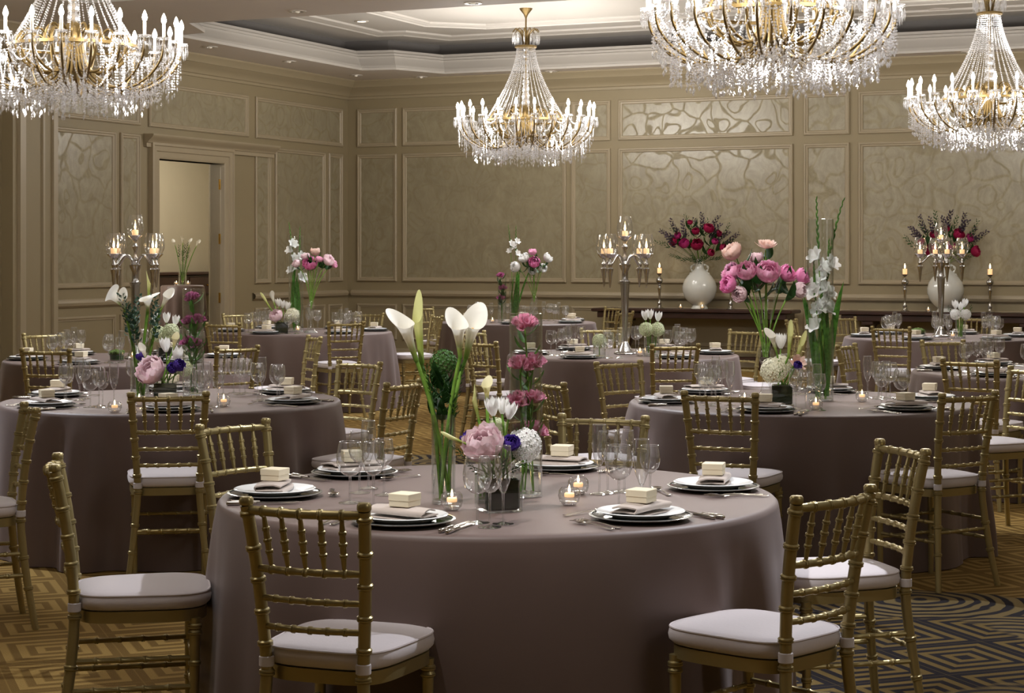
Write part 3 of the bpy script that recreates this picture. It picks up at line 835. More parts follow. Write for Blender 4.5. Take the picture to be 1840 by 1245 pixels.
def make_napkin(seed):
    rng = random.Random(seed)
    th = .0045
    path = [(-.045, 0), (.045, .001)]
    def arc(cx, cz, r, a0, a1): return [(cx + r * math.cos(math.radians(a)), cz + r * math.sin(math.radians(a))) for a in [a0 + (a1 - a0) * i / 5 for i in range(6)]]
    z = .003
    path = [(-.05, z), (.048, z)] + arc(.048, z + .0055, .0055, -80, 90) + [(0, z + .0125), (-.042, z + .012)] + arc(-.042, z + .0185, .0065, 270, 90) + [(-.01, z + .028), (.02, z + .028), (.046, z + .022)]
    path = [Vector((0, y, zz)) for y, zz in path]
    nseg = 12; W = .2
    vs = []; fs = []; k = len(path)
    for i in range(nseg + 1):
        t = i / nseg * 2 - 1
        x = t * W / 2
        dz = .006 * (1 - t * t) + rng.uniform(-.001, .001)
        skew = .012 * math.sin(t * 1.6 + seed)
        up = []; lo = []
        for j, p in enumerate(path):
            a = path[max(0, j - 1)]; b = path[min(k - 1, j + 1)]
            d = (b - a).normalized(); nrm = Vector((0, -d.z, d.y))
            zs = 1 + dz * 40 * (p.z / .03) * .25
            q = Vector((x + .006 * math.sin(j), p.y * (1 - .12 * t * t) + skew, p.z * zs))
            up.append(q + nrm * th / 2); lo.append(q - nrm * th / 2)
        vs += up + lo[::-1]
    n = 2 * k
    for i in range(nseg):
        for j in range(n): fs.append((i * n + j, i * n + (j + 1) % n, (i + 1) * n + (j + 1) % n, (i + 1) * n + j))
    for e_ in (0, nseg):
        for j in range(k - 1): fs.append((e_ * n + j, e_ * n + j + 1, e_ * n + n - 2 - j, e_ * n + n - 1 - j))
    return wrap(tag(MB().add(vs, fs).build('folded_napkin', M['napkin'], None, 50), 'x', 'napkin'))
def make_box():
    e = empty('favor_box', 'x', 'gift box')
    MB().cbox((0, 0, .01), (.068, .068, .02), .001).build('box_base', M['card'], e, 30)
    MB().cbox((0, 0, .0275), (.071, .071, .021), .0015).build('lid', M['card'], e, 30)
    return wrap(e)
def flat_shape(name, cat, outline, z=.004, t=.0025, arch=None, mat='silver'):
    """flat-ware from a half outline (y, half width) along y"""
    vs = []; fs = []
    for y, w in outline:
        h = arch(y) if arch else 0
        vs += [(-w, y, z + h), (0, y, z + h + t * .8), (w, y, z + h), (0, y, z + h - t * .5)]
    for i in range(len(outline) - 1):
        for j in range(4): fs.append((i * 4 + j, i * 4 + (j + 1) % 4, i * 4 + 4 + (j + 1) % 4, i * 4 + 4 + j))
    fs += [(0, 1, 2, 3), tuple(len(vs) - 4 + j for j in (3, 2, 1, 0))]
    return MB().add(vs, fs)
HANDLE = [(-.1, .004), (-.097, .0085), (-.085, .0095), (-.06, .006), (-.03, .0045), (0, .0035), (.02, .0035)]
AR = lambda y: .004 * math.exp(-((y + .0) / .05) ** 2) + (.003 if y > .06 else 0)
def make_fork():
    e = empty('dinner_fork', 'x', 'fork')
    flat_shape('h', 'f', HANDLE + [(.035, .006), (.048, .0115), (.055, .012)], arch=AR).build('handle', M['silver'], e, 60)
    t = MB()
    for i in range(4):
        x = -.0095 + i * .00635
        t.tube([(x, .052, .0065), (x, .075, .009), (x * .95, .1, .007)], [.0022, .0019, .001], 6)
    t.build('tines', M['silver'], e, 60)
    return wrap(e)
def make_knife():
    e = empty('dinner_knife', 'x', 'knife')
    MB().tube([(0, -.115, .006), (0, -.11, .006), (0, -.06, .006), (0, -.02, .006)], [.004, .0075, .0065, .005], 8).build('handle', M['silver'], e, 60)
    b = MB(); pts = [(-.02, -.004, .004), (.06, -.006, .007), (.095, -.005, .006), (.112, .002, .004)]
    b.add([(x0, y, zz) for y, x0, x1 in pts for zz in (.005, .0068)] + [(x1, y, zz) for y, x0, x1 in pts for zz in (.0055, .006)],
          [(i * 2, i * 2 + 2, i * 2 + 3, i * 2 + 1) for i in range(3)] + [(8 + i * 2, 8 + i * 2 + 1, 8 + i * 2 + 3, 8 + i * 2 + 2) for i in range(3)] +
          [(i * 2 + 1, i * 2 + 3, 8 + i * 2 + 3, 8 + i * 2 + 1) for i in range(3)] + [(i * 2, 8 + i * 2, 8 + i * 2 + 2, i * 2 + 2) for i in range(3)])
    b.build('blade', M['silver'], e, 30)
    return wrap(e)
def make_spoon():
    e = empty('dessert_spoon', 'x', 'spoon')
    flat_shape('h', 's', HANDLE + [(.03, .004)], arch=AR).build('handle', M['silver'], e, 60)
    b = MB().grid(lambda u, v: (.019 * v * math.cos(2 * PI * u) * (1 + .12 * math.sin(2 * PI * u)), .06 + .031 * v * math.sin(2 * PI * u), .0105 - .007 * (1 - v * v)), 20, 5, True)
    b.build('spoon_bowl', M['silver'], e, 60)
    return wrap(e)
charger, plate, box = make_charger(), make_plate(), make_box()
napkins = [make_napkin(1), make_napkin(3)]
fork, knife, spoon = make_fork(), make_knife(), make_spoon()
def make_glass(name, cat, bowl, stem_h, foot=.035):
    e = empty(name, 'x', cat)
    MB().lathe(bowl + [(r - .0012, z) for r, z in reversed(bowl[-1:])], 28, cap=False).build('bowl', M['glass'], e, 60)
    b0 = bowl[0][1]
    MB().lathe([(.0045, .006), (.0036, .02), (.0034, stem_h * .6), (.0045, b0), (.010, b0 + .003)], 12).build('stem', M['glass'], e, 60)
    MB().lathe([(foot, 0), (foot, .0012), (foot * .5, .0032), (.0045, .007)], 28).build('foot', M['glass'], e, 60)
    MB().lathe([(bowl[-1][0] - .0008, bowl[-1][1]), (bowl[-1][0], bowl[-1][1] + .0009), (bowl[-1][0] + .0008, bowl[-1][1])], 28, cap=False).build('rim', M['crystal'], e, 60)
    return wrap(e)
GL = {
 'goblet': make_glass('water_goblet', 'glass', [(.003, .085), (.02, .09), (.036, .105), (.043, .128), (.0435, .15), (.039, .18), (.035, .195)], .085, .037),
 'wine': make_glass('wine_glass', 'glass', [(.003, .1), (.016, .104), (.03, .118), (.0365, .14), (.0365, .16), (.033, .19), (.030, .205)], .1, .035),
 'white': make_glass('white_wine_glass', 'glass', [(.003, .095), (.014, .1), (.027, .115), (.0325, .135), (.032, .155), (.028, .185)], .095, .033),
 'flute': make_glass('champagne_flute', 'glass', [(.003, .09), (.01, .098), (.02, .125), (.025, .16), (.0255, .19), (.022, .23)], .09, .032)}
GW = {'goblet': 'wide clear water goblet', 'wine': 'tall clear wine glass', 'white': 'small clear wine glass', 'flute': 'slim clear champagne flute'}
def word(a):
    return ['right', 'far right', 'far', 'far left', 'left', 'near left', 'near', 'near right'][int(((math.degrees(a) + 22.5) % 360) // 45)]
RM = {}
def lay(table, ang, r=.735, cutlery=True, glasses=True, rng=random.Random(5), gl=None):
    c = TC[table]
    w = word(ang); key = (table, w)
    RM[key] = RM.get(key, 0) + 1
    if RM[key] > 1: w = {'near left': 'left near', 'left': 'left middle', 'near right': 'right near', 'right': 'right middle', 'far': 'far middle', 'near': 'near middle', 'far left': 'back left', 'far right': 'back right'}[w]
    where = w + ' place at ' + TW[table]
    p = c + Vector((math.cos(ang), math.sin(ang), 0)) * r
    rz = ang + PI / 2
    X = Vector((math.cos(rz), math.sin(rz), 0)); Yv = Vector((-math.sin(rz), math.cos(rz), 0))
    def L(x, y, z): return p + X * x + Yv * y + Vector((0, 0, z))
    T = TT + .001
    charger.put(L(0, 0, T), rz, 'smoked glass charger under the plate, ' + where, 'charger plates')
    plate.put(L(0, 0, T + .007), rz, 'white dinner plate on the charger, ' + where, 'dinner plates')
    tw = rng.uniform(-.35, .35)
    rng.choice(napkins).put(L(0, -.005, T + .0165), rz + tw, 'folded taupe napkin on the plate, ' + where, 'folded napkins')
    box.put(L(.0 + rng.uniform(-.02, .02), .0, T + .053), rz + tw + rng.uniform(-.5, .5), 'cream favour box on the napkin, ' + where, 'favour boxes')
    if cutlery:
        fork.put(L(-.178, -.02, T), rz + .03, 'silver fork next to the charger, ' + where, 'silver forks')
        fork.put(L(-.208, -.03, T), rz - .02, 'outer silver fork left of the charger, ' + where, 'silver forks')
        knife.put(L(.178, -.02, T), rz, 'silver knife next to the charger, ' + where, 'silver knives')
        knife.put(L(.202, -.03, T), rz + .02, 'outer silver knife right of the charger, ' + where, 'silver knives')
        spoon.put(L(-.05, .19, T), rz - PI / 2 + .05, 'silver dessert spoon behind the charger, ' + where, 'silver spoons')
    if glasses:
        for k, x, y in (gl or (('goblet', .16, .17), ('wine', .1, .25), ('white', .23, .2), ('flute', .19, .29))):
            GL[k].put(L(x + rng.uniform(-.012, .012), y + rng.uniform(-.012, .012), T), rng.uniform(0, 3), GW[k] + ', ' + where, 'table glasses')
PLACES = {'front': [185, 248, 306, 9, 73, 135]}
rnd = random.Random(12)
for t in TABLES:
    if t == 'front': angs = [math.radians(a) for a in PLACES['front']]
    else:
        own = [a % (2 * PI) for q, a in CHAIRS if q == t]
        best, off = 9, 0
        for d in range(0, 60, 2):                    # seat rotation that fits the chairs best
            e_ = sum(min(((math.degrees(a) - d) % 60), 60 - ((math.degrees(a) - d) % 60)) for a in own)
            if e_ / len(own) < best * 1: best, off = e_ / len(own), d
        angs = []
        for k in range(6):
            a = math.radians(off + 60 * k); angs.append(a)
    for a in angs:
        near_ = TABLES[t][1] < 12.8
        lay(t, a, cutlery=near_, glasses=(t != 'front'), rng=rnd)
# glasses of the front table stand in three clusters
for k, px, py, lab in (
    ('goblet', 629, 904, 'leftmost wide goblet of the left glass cluster'), ('wine', 646, 886, 'tall wine glass in the left glass cluster, behind the goblet'), ('flute', 662, 878, 'rear flute of the left glass cluster'),
    ('wine', 671, 912, 'foremost wine glass of the left glass cluster'), ('white', 690, 890, 'rightmost glass of the left glass cluster'),
    ('goblet', 858, 940, 'left goblet before the low flower vase'), ('wine', 880, 948, 'foremost wine glass before the low flower vase'), ('flute', 904, 942, 'slim flute before the low flower vase'),
    ('flute', 1077, 888, 'leftmost flute of the right glass cluster'), ('wine', 1092, 886, 'wine glass behind the flute in the right glass cluster'), ('goblet', 1112, 912, 'wide goblet in front of the right glass cluster'),
    ('wine', 1122, 884, 'rearmost glass of the right glass cluster'), ('white', 1168, 905, 'rightmost glass of the right glass cluster'), ('flute', 1153, 925, 'flute near the right front plate in the right cluster')):
    p = on(px, py, TT); GL[k].put((p.x, p.y, TT + .001), px * .1, lab + ' on the front table', 'table glasses')
# ---------------------------------------------------------------- votives and candles
def flame_mb(s=1.0, z=0):
    return MB().lathe([(0, z), (.0035 * s, z + .004 * s), (.0048 * s, z + .010 * s), (.003 * s, z + .019 * s), (.001 * s, z + .027 * s), (0, z + .03 * s)], 10)
def make_votive():
    e = empty('votive_candle', 'x', 'votive candle')
    MB().lathe([(.0, .001), (.02, .001), (.031, .012), (.036, .03), (.033, .047), (.026, .056)], 24, cap=False).build('glass_holder', M['glass'], e, 60)
    MB().lathe([(.0, .004), (.018, .004), (.022, .012), (.0, .014)], 20).build('holder_base', M['crystal'], e, 60)
    c = MB().lathe([(.015, .026), (.016, .028), (.016, .037), (.014, .039), (0, .038)], 16).build('candle', M['wax'], e, 60)
    flame_mb(.85, .04).build('flame', M['flame'], c, 60)
    return Proto(e)
votive = make_votive()
VOT = [(812, 917, 'front', 'lit votive candle in a round glass beside the calla vase on the front table'),
       (1039, 889, 'front', 'farther of two lit glass votives right of the flowers on the front table'),
       (1023, 908, 'front', 'nearer of two lit glass votives right of the flowers on the front table'),
       (402, 731, 'left', 'lit glass votive at the right of the left table'), (250, 730, 'left', 'lit glass votive behind the near chair on the left table'),
       (206, 742, 'left', 'glass votive before the goblets at the left of the left table'),
       (1338, 728, 'right', 'lit votive seen above the near left chair on the right table'), (1466, 737, 'right', 'lit glass votive beside the tall cylinder on the right table'),
       (1549, 722, 'right', 'lit glass votive before the right plates on the right table')]
for px, py, t, lab in VOT:
    p = on(px, py, TT); votive.put((p.x, p.y, TT + .001), 0, lab, 'votive candles')
for px, Y, t, lab in ((238, 14.0, 'wall', 'lit votive on the far left table below the candelabra'), (535, 19.1, 'leftback', 'lit votive among the flowers on the corner table'),
                      (885, 21.6, 'console', 'lit votive at the left of the farthest table'), (1150, 14.6, 'middle', 'lit votive by the candelabra foot on the middle table'), (1712, 17.7, 'farright', 'lit votive at the candelabra foot on the far right table')):
    p = at(px, 500, Y); votive.put((p.x, p.y, TT + .001), 0, lab, 'votive candles')
def make_pillar(h=.055, r=.02, name='pillar_candle'):
    e = empty(name, 'x', 'candle')
    MB().lathe([(r * .95, 0), (r, .002), (r, h - .003), (r * .9, h), (0, h - .004)], 18).build('wax', M['wax'], e, 60)
    MB().tube([(0, 0, h - .004), (0, 0, h + .006)], .001, 5).build('wick', M['wick'], e)
    flame_mb(1.5, h + .003).build('flame', M['flame'], e, 60)
    return Proto(e)
pillar = make_pillar()
# ---------------------------------------------------------------- candelabra
CUPS = [(0, 0, .905)] + [(.205 * math.cos(a), .205 * math.sin(a), .765) for a in (PI / 4, 3 * PI / 4, 5 * PI / 4, 7 * PI / 4)]
def make_candelabra():
    e = empty('candelabra', 'x', 'candelabra')
    SV = M['dsilver']
    MB().lathe([(.085, 0), (.09, .006), (.085, .014), (.06, .024), (.05, .045), (.036, .07), (.03, .085), (.022, .1)], 32).build('base', SV, e)
    MB().lathe([(.018, .095), (.0185, .13), (.022, .22), (.03, .42), (.037, .55), (.037, .565), (.043, .568), (.043, .58), (.03, .585), (.026, .6), (.026, .66), (.045, .7), (.048, .715), (.03, .72), (.018, .74), (.022, .76), (.013, .78), (.012, .82), (.024, .845), (.026, .855), (.014, .87), (.012, .885), (.02, .9)], 24).build('column', SV, e)
    for x, y, z in CUPS:
        T = Matrix.Translation((x, y, z))
        c = MB().lathe([(.0, -.004), (.02, -.002), (.03, .004), (.05, .026), (.054, .032), (.052, .035), (.03, .016), (.02, .012), (0, .012)], 24, T).build('candle_cup', SV, e)
        MB().lathe([(.045, .03), (.062, .07), (.066, .1), (.058, .15), (.047, .19)], 28, T, cap=False).build('glass_shade', M['glass'], c, 60)
        if x or y:
            d = Vector((x, y, 0)).normalized()
            pts = [d * .02 + Vector((0, 0, .71)), d * .06 + Vector((0, 0, .775)), d * .11 + Vector((0, 0, .785)), d * .165 + Vector((0, 0, .735)), d * .2 + Vector((0, 0, .71)), d * .205 + Vector((0, 0, .76))]
            MB().tube(catmull(pts, 6), .009, 10).build('arm', SV, e, 60)
            MB().lathe([(.003, -.235), (.006, -.23), (.006, -.222), (.009, -.21), (.019, -.12), (.026, -.095), (.028, -.085), (.012, -.075), (.02, -.055), (.02, -.045), (.01, -.03), (.012, 0)], 16, T).build('drop_finial', SV, e)
    return Proto(e)
cand = make_candelabra()
for t, px, Y, rz, nm in (('wall', 243, 14.25, .1, 'far left'), ('middle', 1123, 14.9, 0.12, 'middle'), ('farright', 1691, 18.0, PI / 4 + .05, 'far right')):
    p = at(px, 500, Y)
    cand.put((p.x, p.y, TT + .001), rz, 'tall polished silver candelabra with five glass shades on the %s table' % nm, 'silver candelabra')
    for i, (x, y, z) in enumerate(CUPS):
        q = Matrix.Rotation(rz, 3, 'Z') @ Vector((x, y, z))
        if i == 0: w_ = 'top centre'
        else:
            a = math.atan2(q.y, q.x); w_ = word(a)
        pillar.put((p.x + q.x, p.y + q.y, TT + .001 + z + .0125), 0, 'lit ivory candle in the %s shade of the %s table candelabra' % (w_, nm), 'candelabra candles', sc=1.15)
# ---------------------------------------------------------------- consoles: candlesticks, vases, votives
def make_stick():
    e = empty('candlestick', 'x', 'candlestick')
    MB().lathe([(.062, 0), (.064, .005), (.05, .012), (.03, .03), (.026, .06), (.03, .075), (.018, .095), (.014, .12)], 24).build('base', M['dsilver'], e)
    MB().lathe([(.012, .115), (.013, .16), (.019, .245), (.028, .275), (.03, .285), (.018, .295), (.016, .31), (.026, .325), (.016, .335), (.02, .345), (.043, .365), (.05, .39), (.043, .415), (.02, .435), (.014, .445), (.017, .46)], 24).build('stem', M['dsilver'], e)
    MB().lathe([(.012, .455), (.02, .465), (.042, .485), (.044, .492), (.036, .49), (0, .48)], 24).build('candle_cup', M['dsilver'], e)
    return Proto(e)
stick = make_stick()
VZ = .815
def on_console(i, px, off=0.0):
    k = (px - 920) / F; u = CONS[i][0]; v = CONS[i][1] + off
    for _ in range(8):
        q = room(u, v, 0); u += ((k * q.y) - q.x) / CU
    return room(u, v, VZ)
for i, px, lab in ((0, 1185, 'left of the left white vase'), (0, 1313, 'right of the left white vase, half hidden by peonies'), (1, 1626, 'left of the right white vase'), (1, 1779, 'right of the right white vase')):
    p = on_console(i, px)
    stick.put(p, 0, 'turned silver candlestick on the console, ' + lab, 'console candlesticks')
    pillar.put(p + Vector((0, 0, .481)), 0, 'lit ivory candle on the candlestick ' + lab, 'candlestick candles', sc=1.5)
for i, px, lab in ((0, 1223, 'lit votive on the console, left before the left white vase'), (0, 1262, 'lit votive on the console, right in front of the left white vase'), (1, 1668, 'lit votive on the right console before its white vase')):
    votive.put(on_console(i, px, .16), 0, lab, 'votive candles')
def make_bigvase():
    e = empty('ceramic_vase', 'x', 'vase')
    MB().lathe([(.115, 0), (.12, .008), (.1, .04), (.098, .05), (.15, .09), (.205, .16), (.236, .25), (.238, .31), (.215, .39), (.165, .46), (.105, .515), (.07, .55), (.058, .59), (.056, .65), (.066, .69), (.06, .692), (.05, .65), (.05, .6)], 48, cap=False).build('body', M['ceramic'], e, 60)
    for s in (-1, 1):
        MB().tube(catmull([(s * .06, 0, .61), (s * .1, 0, .605), (s * .125, 0, .56), (s * .105, 0, .52), (s * .13, 0, .49), (s * .15, 0, .475)], 5), [.012 + .006 * math.sin(i) for i in range(26)], 10).build('handle', M['ceramic'], e, 60)
    return Proto(e)
bv = make_bigvase()
BV = []
for i, px, lab in ((0, 1257, 'large round white ceramic vase with burgundy roses, left console'), (1, 1699, 'large round white ceramic vase behind the right candelabra, right console')):
    p = on_console(i, px, .03); BV.append(p); bv.put(p, -TH, lab, 'white console vases')
# ---------------------------------------------------------------- tall draped cocktail table in the foyer
p = at(328, 510, 26.6); p.z = 0
rngc = random.Random(3); NN = 90
cz = 1.13; vs = [Vector((0, 0, cz))]; fs = []
rr = [(.15, cz, 0), (.29, cz, 0), (.31, cz - .02, 0)] + [(.31 + .05 * t, cz - .02 - (cz - .03) * t, .035 * t ** .5) for t in [i / 8 for i in range(1, 9)]]
for r, z, am in rr:
    for i in range(NN):
        a = 2 * PI * i / NN; q = r + am * math.sin(11 * a + math.sin(3 * a)); vs.append(Vector((q * math.cos(a), q * math.sin(a), z)))
for i in range(NN): fs.append((0, 1 + i, 1 + (i + 1) % NN))
for k in range(len(rr) - 1):
    for i in range(NN): fs.append((1 + k * NN + i, 1 + k * NN + NN + i, 1 + k * NN + NN + (i + 1) % NN, 1 + k * NN + (i + 1) % NN))
tag(MB().add(vs, fs).build('draped_cocktail_table', M['cloth'], None, 60, loc=p), 'tall narrow draped cocktail table standing beyond the open doorway', 'table')
FOY = Vector((p.x, p.y, cz))
for px, lab in ((317, 'left lit votive on the tall cocktail table beyond the doorway'), (338, 'right lit votive on the tall cocktail table beyond the doorway')):
    q = at(px, 505, 26.45); votive.put((q.x, q.y, cz + .001), 0, lab, 'votive candles')
for pr in [charger, plate, box, fork, knife, spoon, votive, pillar, cand, stick, bv] + napkins + list(GL.values()): pr.drop()
# ---------------------------------------------------------------- flowers: blooms are built once, each flower is a thing with its own stem
FR = random.Random(21)
def calla_mat(name, tipc, midc):
    t = NT(name)
    tc = t.n('ShaderNodeTexCoord'); sx = t.n('ShaderNodeSeparateXYZ'); t.l(tc.outputs['Object'], sx.inputs[0])
    c = t.ramp(t.math('MULTIPLY', sx.outputs[2], 1.0), [(.0, lin('6f9a34')), (.18, lin('a9bd62')), (.42, lin(midc)), (.6, lin(tipc))])
    d = t.n('ShaderNodeBsdfPrincipled', Roughness=.45); t.l(c, d.inputs['Base Color'])
    tl = t.n('ShaderNodeBsdfTranslucent'); t.l(c, tl.inputs['Color'])
    mx = t.n('ShaderNodeMixShader'); mx.inputs[0].default_value = .3; t.l(d.outputs[0], mx.inputs[1]); t.l(tl.outputs[0], mx.inputs[2])
    t.l(mx.outputs[0], t.out.inputs[0]); return t.m
M['spathe'] = calla_mat('calla_spathe', 'f6f3e8', 'f2efde')
M['spathecream'] = calla_mat('calla_spathe_cream', 'f5efc4', 'efe7ae')
M['spathebud'] = calla_mat('calla_bud', 'd9d996', 'b4c060')
def mb_peony(seed, layers=((1.0, 7, 88, .55), (.93, 7, 112, .5), (.8, 6, 126, .5), (.62, 6, 138, .55), (.42, 5, 150, .7)), ruff=.05):
    """cupped petals lying on nested shells; unit radius, base at z=0"""
    rng = random.Random(seed); mb = MB()
    for r, n, am, w in layers:
        off = rng.uniform(0, 6)
        for k in range(n):
            az = off + 2 * PI * k / n + rng.uniform(-.15, .15); amx = math.radians(am + rng.uniform(-10, 8)); rr = r * rng.uniform(.95, 1.04); ph = rng.uniform(0, 6)
            def fn(u, v):
                u = u * 2 - 1
                al = .12 + amx * v
                half = w * 1.55 * math.sin(PI * min(1, .08 + .80 * v ** .8)) ** .75
                tip = 1 - .10 * abs(u) ** 2 * v
                al *= tip
                r2 = rr * (1 + ruff * math.sin(5 * u + ph) * v * v + .05 * v * v * abs(u))
                s = math.sin(al)
                a2 = az + u * half / max(.45, s)
                return (r2 * s * math.cos(a2), r2 * s * math.sin(a2), 1 * r * .0 + (1 - r) * .55 + r2 * (1 - math.cos(al)))
            mb.grid(fn, 6, 6)
    return mb
def mb_open(seed):
    rng = random.Random(seed); mb = MB()
    for ring, (n, tilt, L, w) in enumerate(((12, 78, 1.15, .24), (12, 58, 1.05, .22), (10, 36, .85, .2), (8, 16, .65, .18))):
        for k in range(n):
            az = 2 * PI * k / n + rng.uniform(-.2, .2); T = math.radians(tilt + rng.uniform(-8, 8)); LL = L * rng.uniform(.9, 1.1)
            def fn(u, v):
                u = u * 2 - 1
                h = w * math.sin(PI * min(1, .1 + .82 * v)) ** .7 * u
                d = LL * v; a = T * (1 - .25 * v)
                x, z = d * math.sin(a), d * math.cos(a) * .9
                return (x * math.cos(az) - h * math.sin(az), x * math.sin(az) + h * math.cos(az), z + .2 + .05 * abs(u))
            mb.grid(fn, 4, 5)
    return mb
def mb_tulip(seed, n=6):
    mb = MB(); rng = random.Random(seed)
    for k in range(n):
        az = 2 * PI * k / n + (k % 2) * .1; r = 1.0 if k % 2 else .9
        def fn(u, v):
            u = u * 2 - 1
            rad = r * (.12 + .62 * math.sin(PI * (.05 + .60 * v)) ) * (1 - .0 * v)
            half = .62 * (1 - max(0, v - .55) ** 2 * 4.4)
            a2 = az + u * half
            return (rad * math.cos(a2), rad * math.sin(a2), 2.0 * v - .12 * u * u * v)
        mb.grid(fn, 5, 7)
    return mb
def mb_calla(flare=1.0, tipl=.3, open_=1.0):
    """spathe: a long funnel with a flared rim, rising to a drawn-out tip on one side and rolled back on the other; unit length"""
    def fn(u, v):
        a = (u - .5) * 2 * PI * 1.08
        c = (1 + math.cos(a)) / 2                       # 1 at the tip side
        r = .045 + .17 * flare * v ** 1.7
        z = v * (.70 + tipl * c ** 1.8)
        curl = max(0, v - .70) / .30
        r += .10 * open_ * curl ** 1.7 * (1 - .25 * c)
        z -= .09 * open_ * curl ** 2 * (1 - c ** 2)
        if abs(u - .5) > .44: r *= .92
        x = r * math.cos(a) + (.12 * c ** 4 * v ** 5) * open_
        return (x, r * math.sin(a), z)
    return MB().grid(fn, 30, 16)
def mb_hyd(seed, n=150):
    rng = random.Random(seed); mb = MB()
    for i in range(n):
        y = 1 - 1.75 * (i + .5) / n; ph = i * 2.39996; r = math.sqrt(max(0, 1 - y * y))
        p = Vector((r * math.cos(ph), r * math.sin(ph), y)); B = basis(p, rng.uniform(0, 6)); p = p * rng.uniform(.9, 1.04) + Vector((0, 0, .75))
        s = .17 * rng.uniform(.85, 1.15)
        for q in range(4):
            R = Matrix.Translation(p) @ B @ Matrix.Rotation(q * PI / 2, 4, 'Z')
            mb.add([R @ Vector(v) for v in ((0, 0, 0), (s * .7, -s * .5, s * .15), (s * 1.05, 0, s * .3), (s * .7, s * .5, s * .15))], [(0, 1, 2, 3)])
    return mb
def mb_leafblade(L=1, w=.2, bend=.3, n=7, roll=0):
    def fn(u, v):
        u = u * 2 - 1
        h = w * math.sin(PI * min(1, .06 + .94 * v)) ** .8 * u
        return (h, bend * v * v * L, v * L * (1 - .25 * bend * v) ) if False else (h, bend * v * v * L - abs(h) * .35, v * L * (1 - .2 * bend * v))
    return MB().grid(fn, 3, n)
def mb_alstro(seed):
    rng = random.Random(seed); mb = MB()
    for i in range(9):
        az = 2 * PI * i / 7 + rng.uniform(-.2, .2); tilt = rng.uniform(.45, 1.05) if i < 7 else rng.uniform(.05, .3)
        d = Vector((math.sin(tilt) * math.cos(az), math.sin(tilt) * math.sin(az), math.cos(tilt)))
        B = Matrix.Translation(d * .38) @ basis(d, rng.uniform(0, 1))
        for k in range(6):
            R = B @ Matrix.Rotation(k * PI / 3, 4, 'Z')
            op = .30 if k % 2 else .22
            def fn(u, v):
                u = u * 2 - 1
                w = .21 * math.sin(PI * min(1, .10 + .78 * v)) ** .8
                return R @ Vector((w * u, .04 + op * v ** 1.4 - .05 * u * u * v, .78 * v - .02))
            mb.grid(fn, 4, 6)
    return mb
def mb_glad():
    """one open gladiolus floret, unit size, along z"""
    mb = MB()
    for k in range(6):
        R = Matrix.Rotation(k * PI / 3, 4, 'Z')
        def fn(u, v):
            u = u * 2 - 1
            return R @ Vector((.30 * math.sin(PI * min(1, .15 + .75 * v)) * u, .06 + .62 * v ** 1.6, .9 * v - .30 * v ** 3 + .05 * abs(u) * v))
        mb.grid(fn, 5, 6)
    return mb
def mb_sprig(seed, n=26, L=1.0, round_=True):
    rng = random.Random(seed); mb = MB()
    for i in range(n):
        t = .15 + .85 * i / n; a = i * 2.4; s = .13 * (1.1 - .5 * t)
        d = Vector((math.cos(a), math.sin(a), .5)).normalized()
        B = Matrix.Translation(Vector((.06 * math.sin(t * 4), .05 * math.cos(t * 3), t * L)) + d * .04) @ basis(d, rng.uniform(-.6, .6))
        w = .48 if round_ else .22
        mb.merge(mb_leafblade(s * 1.25, w * s, .3, 5), B)
    return mb
BL = {}
def bloom(name, mb, mat, sm=80): BL[name] = mb.mesh(name, M[mat], sm); return BL[name]
for nm, mat in (('pink', 'pink'), ('hotpink', 'hotpink'), ('palepink', 'palepink'), ('blush', 'blush'), ('white', 'white'), ('burgundy', 'burgundy'), ('magenta', 'magenta'), ('purple', 'purple')):
    for s in (1, 2): bloom('peony_%s%d' % (nm, s), mb_peony(s * 7 + len(nm)), mat)
bloom('open_blush', mb_open(4), 'blush')
bloom('tulip', mb_tulip(1), 'white')
bloom('calla', mb_calla(.82, .36, .6), 'spathe'); bloom('callatall', mb_calla(.7, .36, .4), 'spathe'); bloom('callawide', mb_calla(1.3, .3, 1.2), 'spathe')
bloom('callacream', mb_calla(.8, .35, .35), 'spathecream'); bloom('callabud', mb_calla(.32, .55, 0), 'spathebud')
bloom('hydcream', mb_hyd(1), 'cream'); bloom('hydwhite', mb_hyd(2), 'white'); bloom('hydgreen', mb_hyd(3, 120), 'hgreen'); bloom('hydlime', mb_hyd(5), 'lgreen')
bloom('alstro', mb_alstro(2), 'alstro'); bloom('alstrod', mb_alstro(5), 'alstrod'); bloom('glad', mb_glad(), 'white')
bloom('spadix', MB().tube([(0, 0, .1), (.01, 0, .6)], [.03, .022], 8), 'spadix')
BL['leafd'] = mb_leafblade(1, .22, .45).mesh('leaf', M['leaf']); BL['leafg'] = mb_leafblade(1, .13, .3, 9).mesh('leaf', M['gleaf']); BL['sword'] = mb_leafblade(1, .045, .12, 10).mesh('leaf', M['gleaf'])
BL['sprig'] = mb_sprig(3).mesh('leaves', M['bluleaf']); BL['sprigd'] = mb_sprig(6, 30, 1, False).mesh('leaves', M['leaf']); BL['smoke'] = mb_sprig(9, 34, 1, True).mesh('leaves', M['smoke'])
def kid(name, me, parent, loc, rot=None, sc=1):
    o = bpy.data.objects.new(name, me); COL.objects.link(o); o.parent = parent
    Mx = Matrix.Translation(loc) @ (rot if rot is not None else Matrix.Identity(4))
    o.location = Mx.to_translation(); o.rotation_euler = Mx.to_euler(); o.scale = (sc, sc, sc) if not isinstance(sc, tuple) else sc
    return o
NAMES = {'peony': 'peony', 'open': 'peony', 'tulip': 'tulip', 'calla': 'calla_lily', 'hyd': 'hydrangea', 'alstro': 'alstroemeria'}
PIV = {'peony': .75, 'open': .5, 'tulip': 1.0, 'calla': .55, 'hyd': .75, 'alstro': .6}
ASP = {}
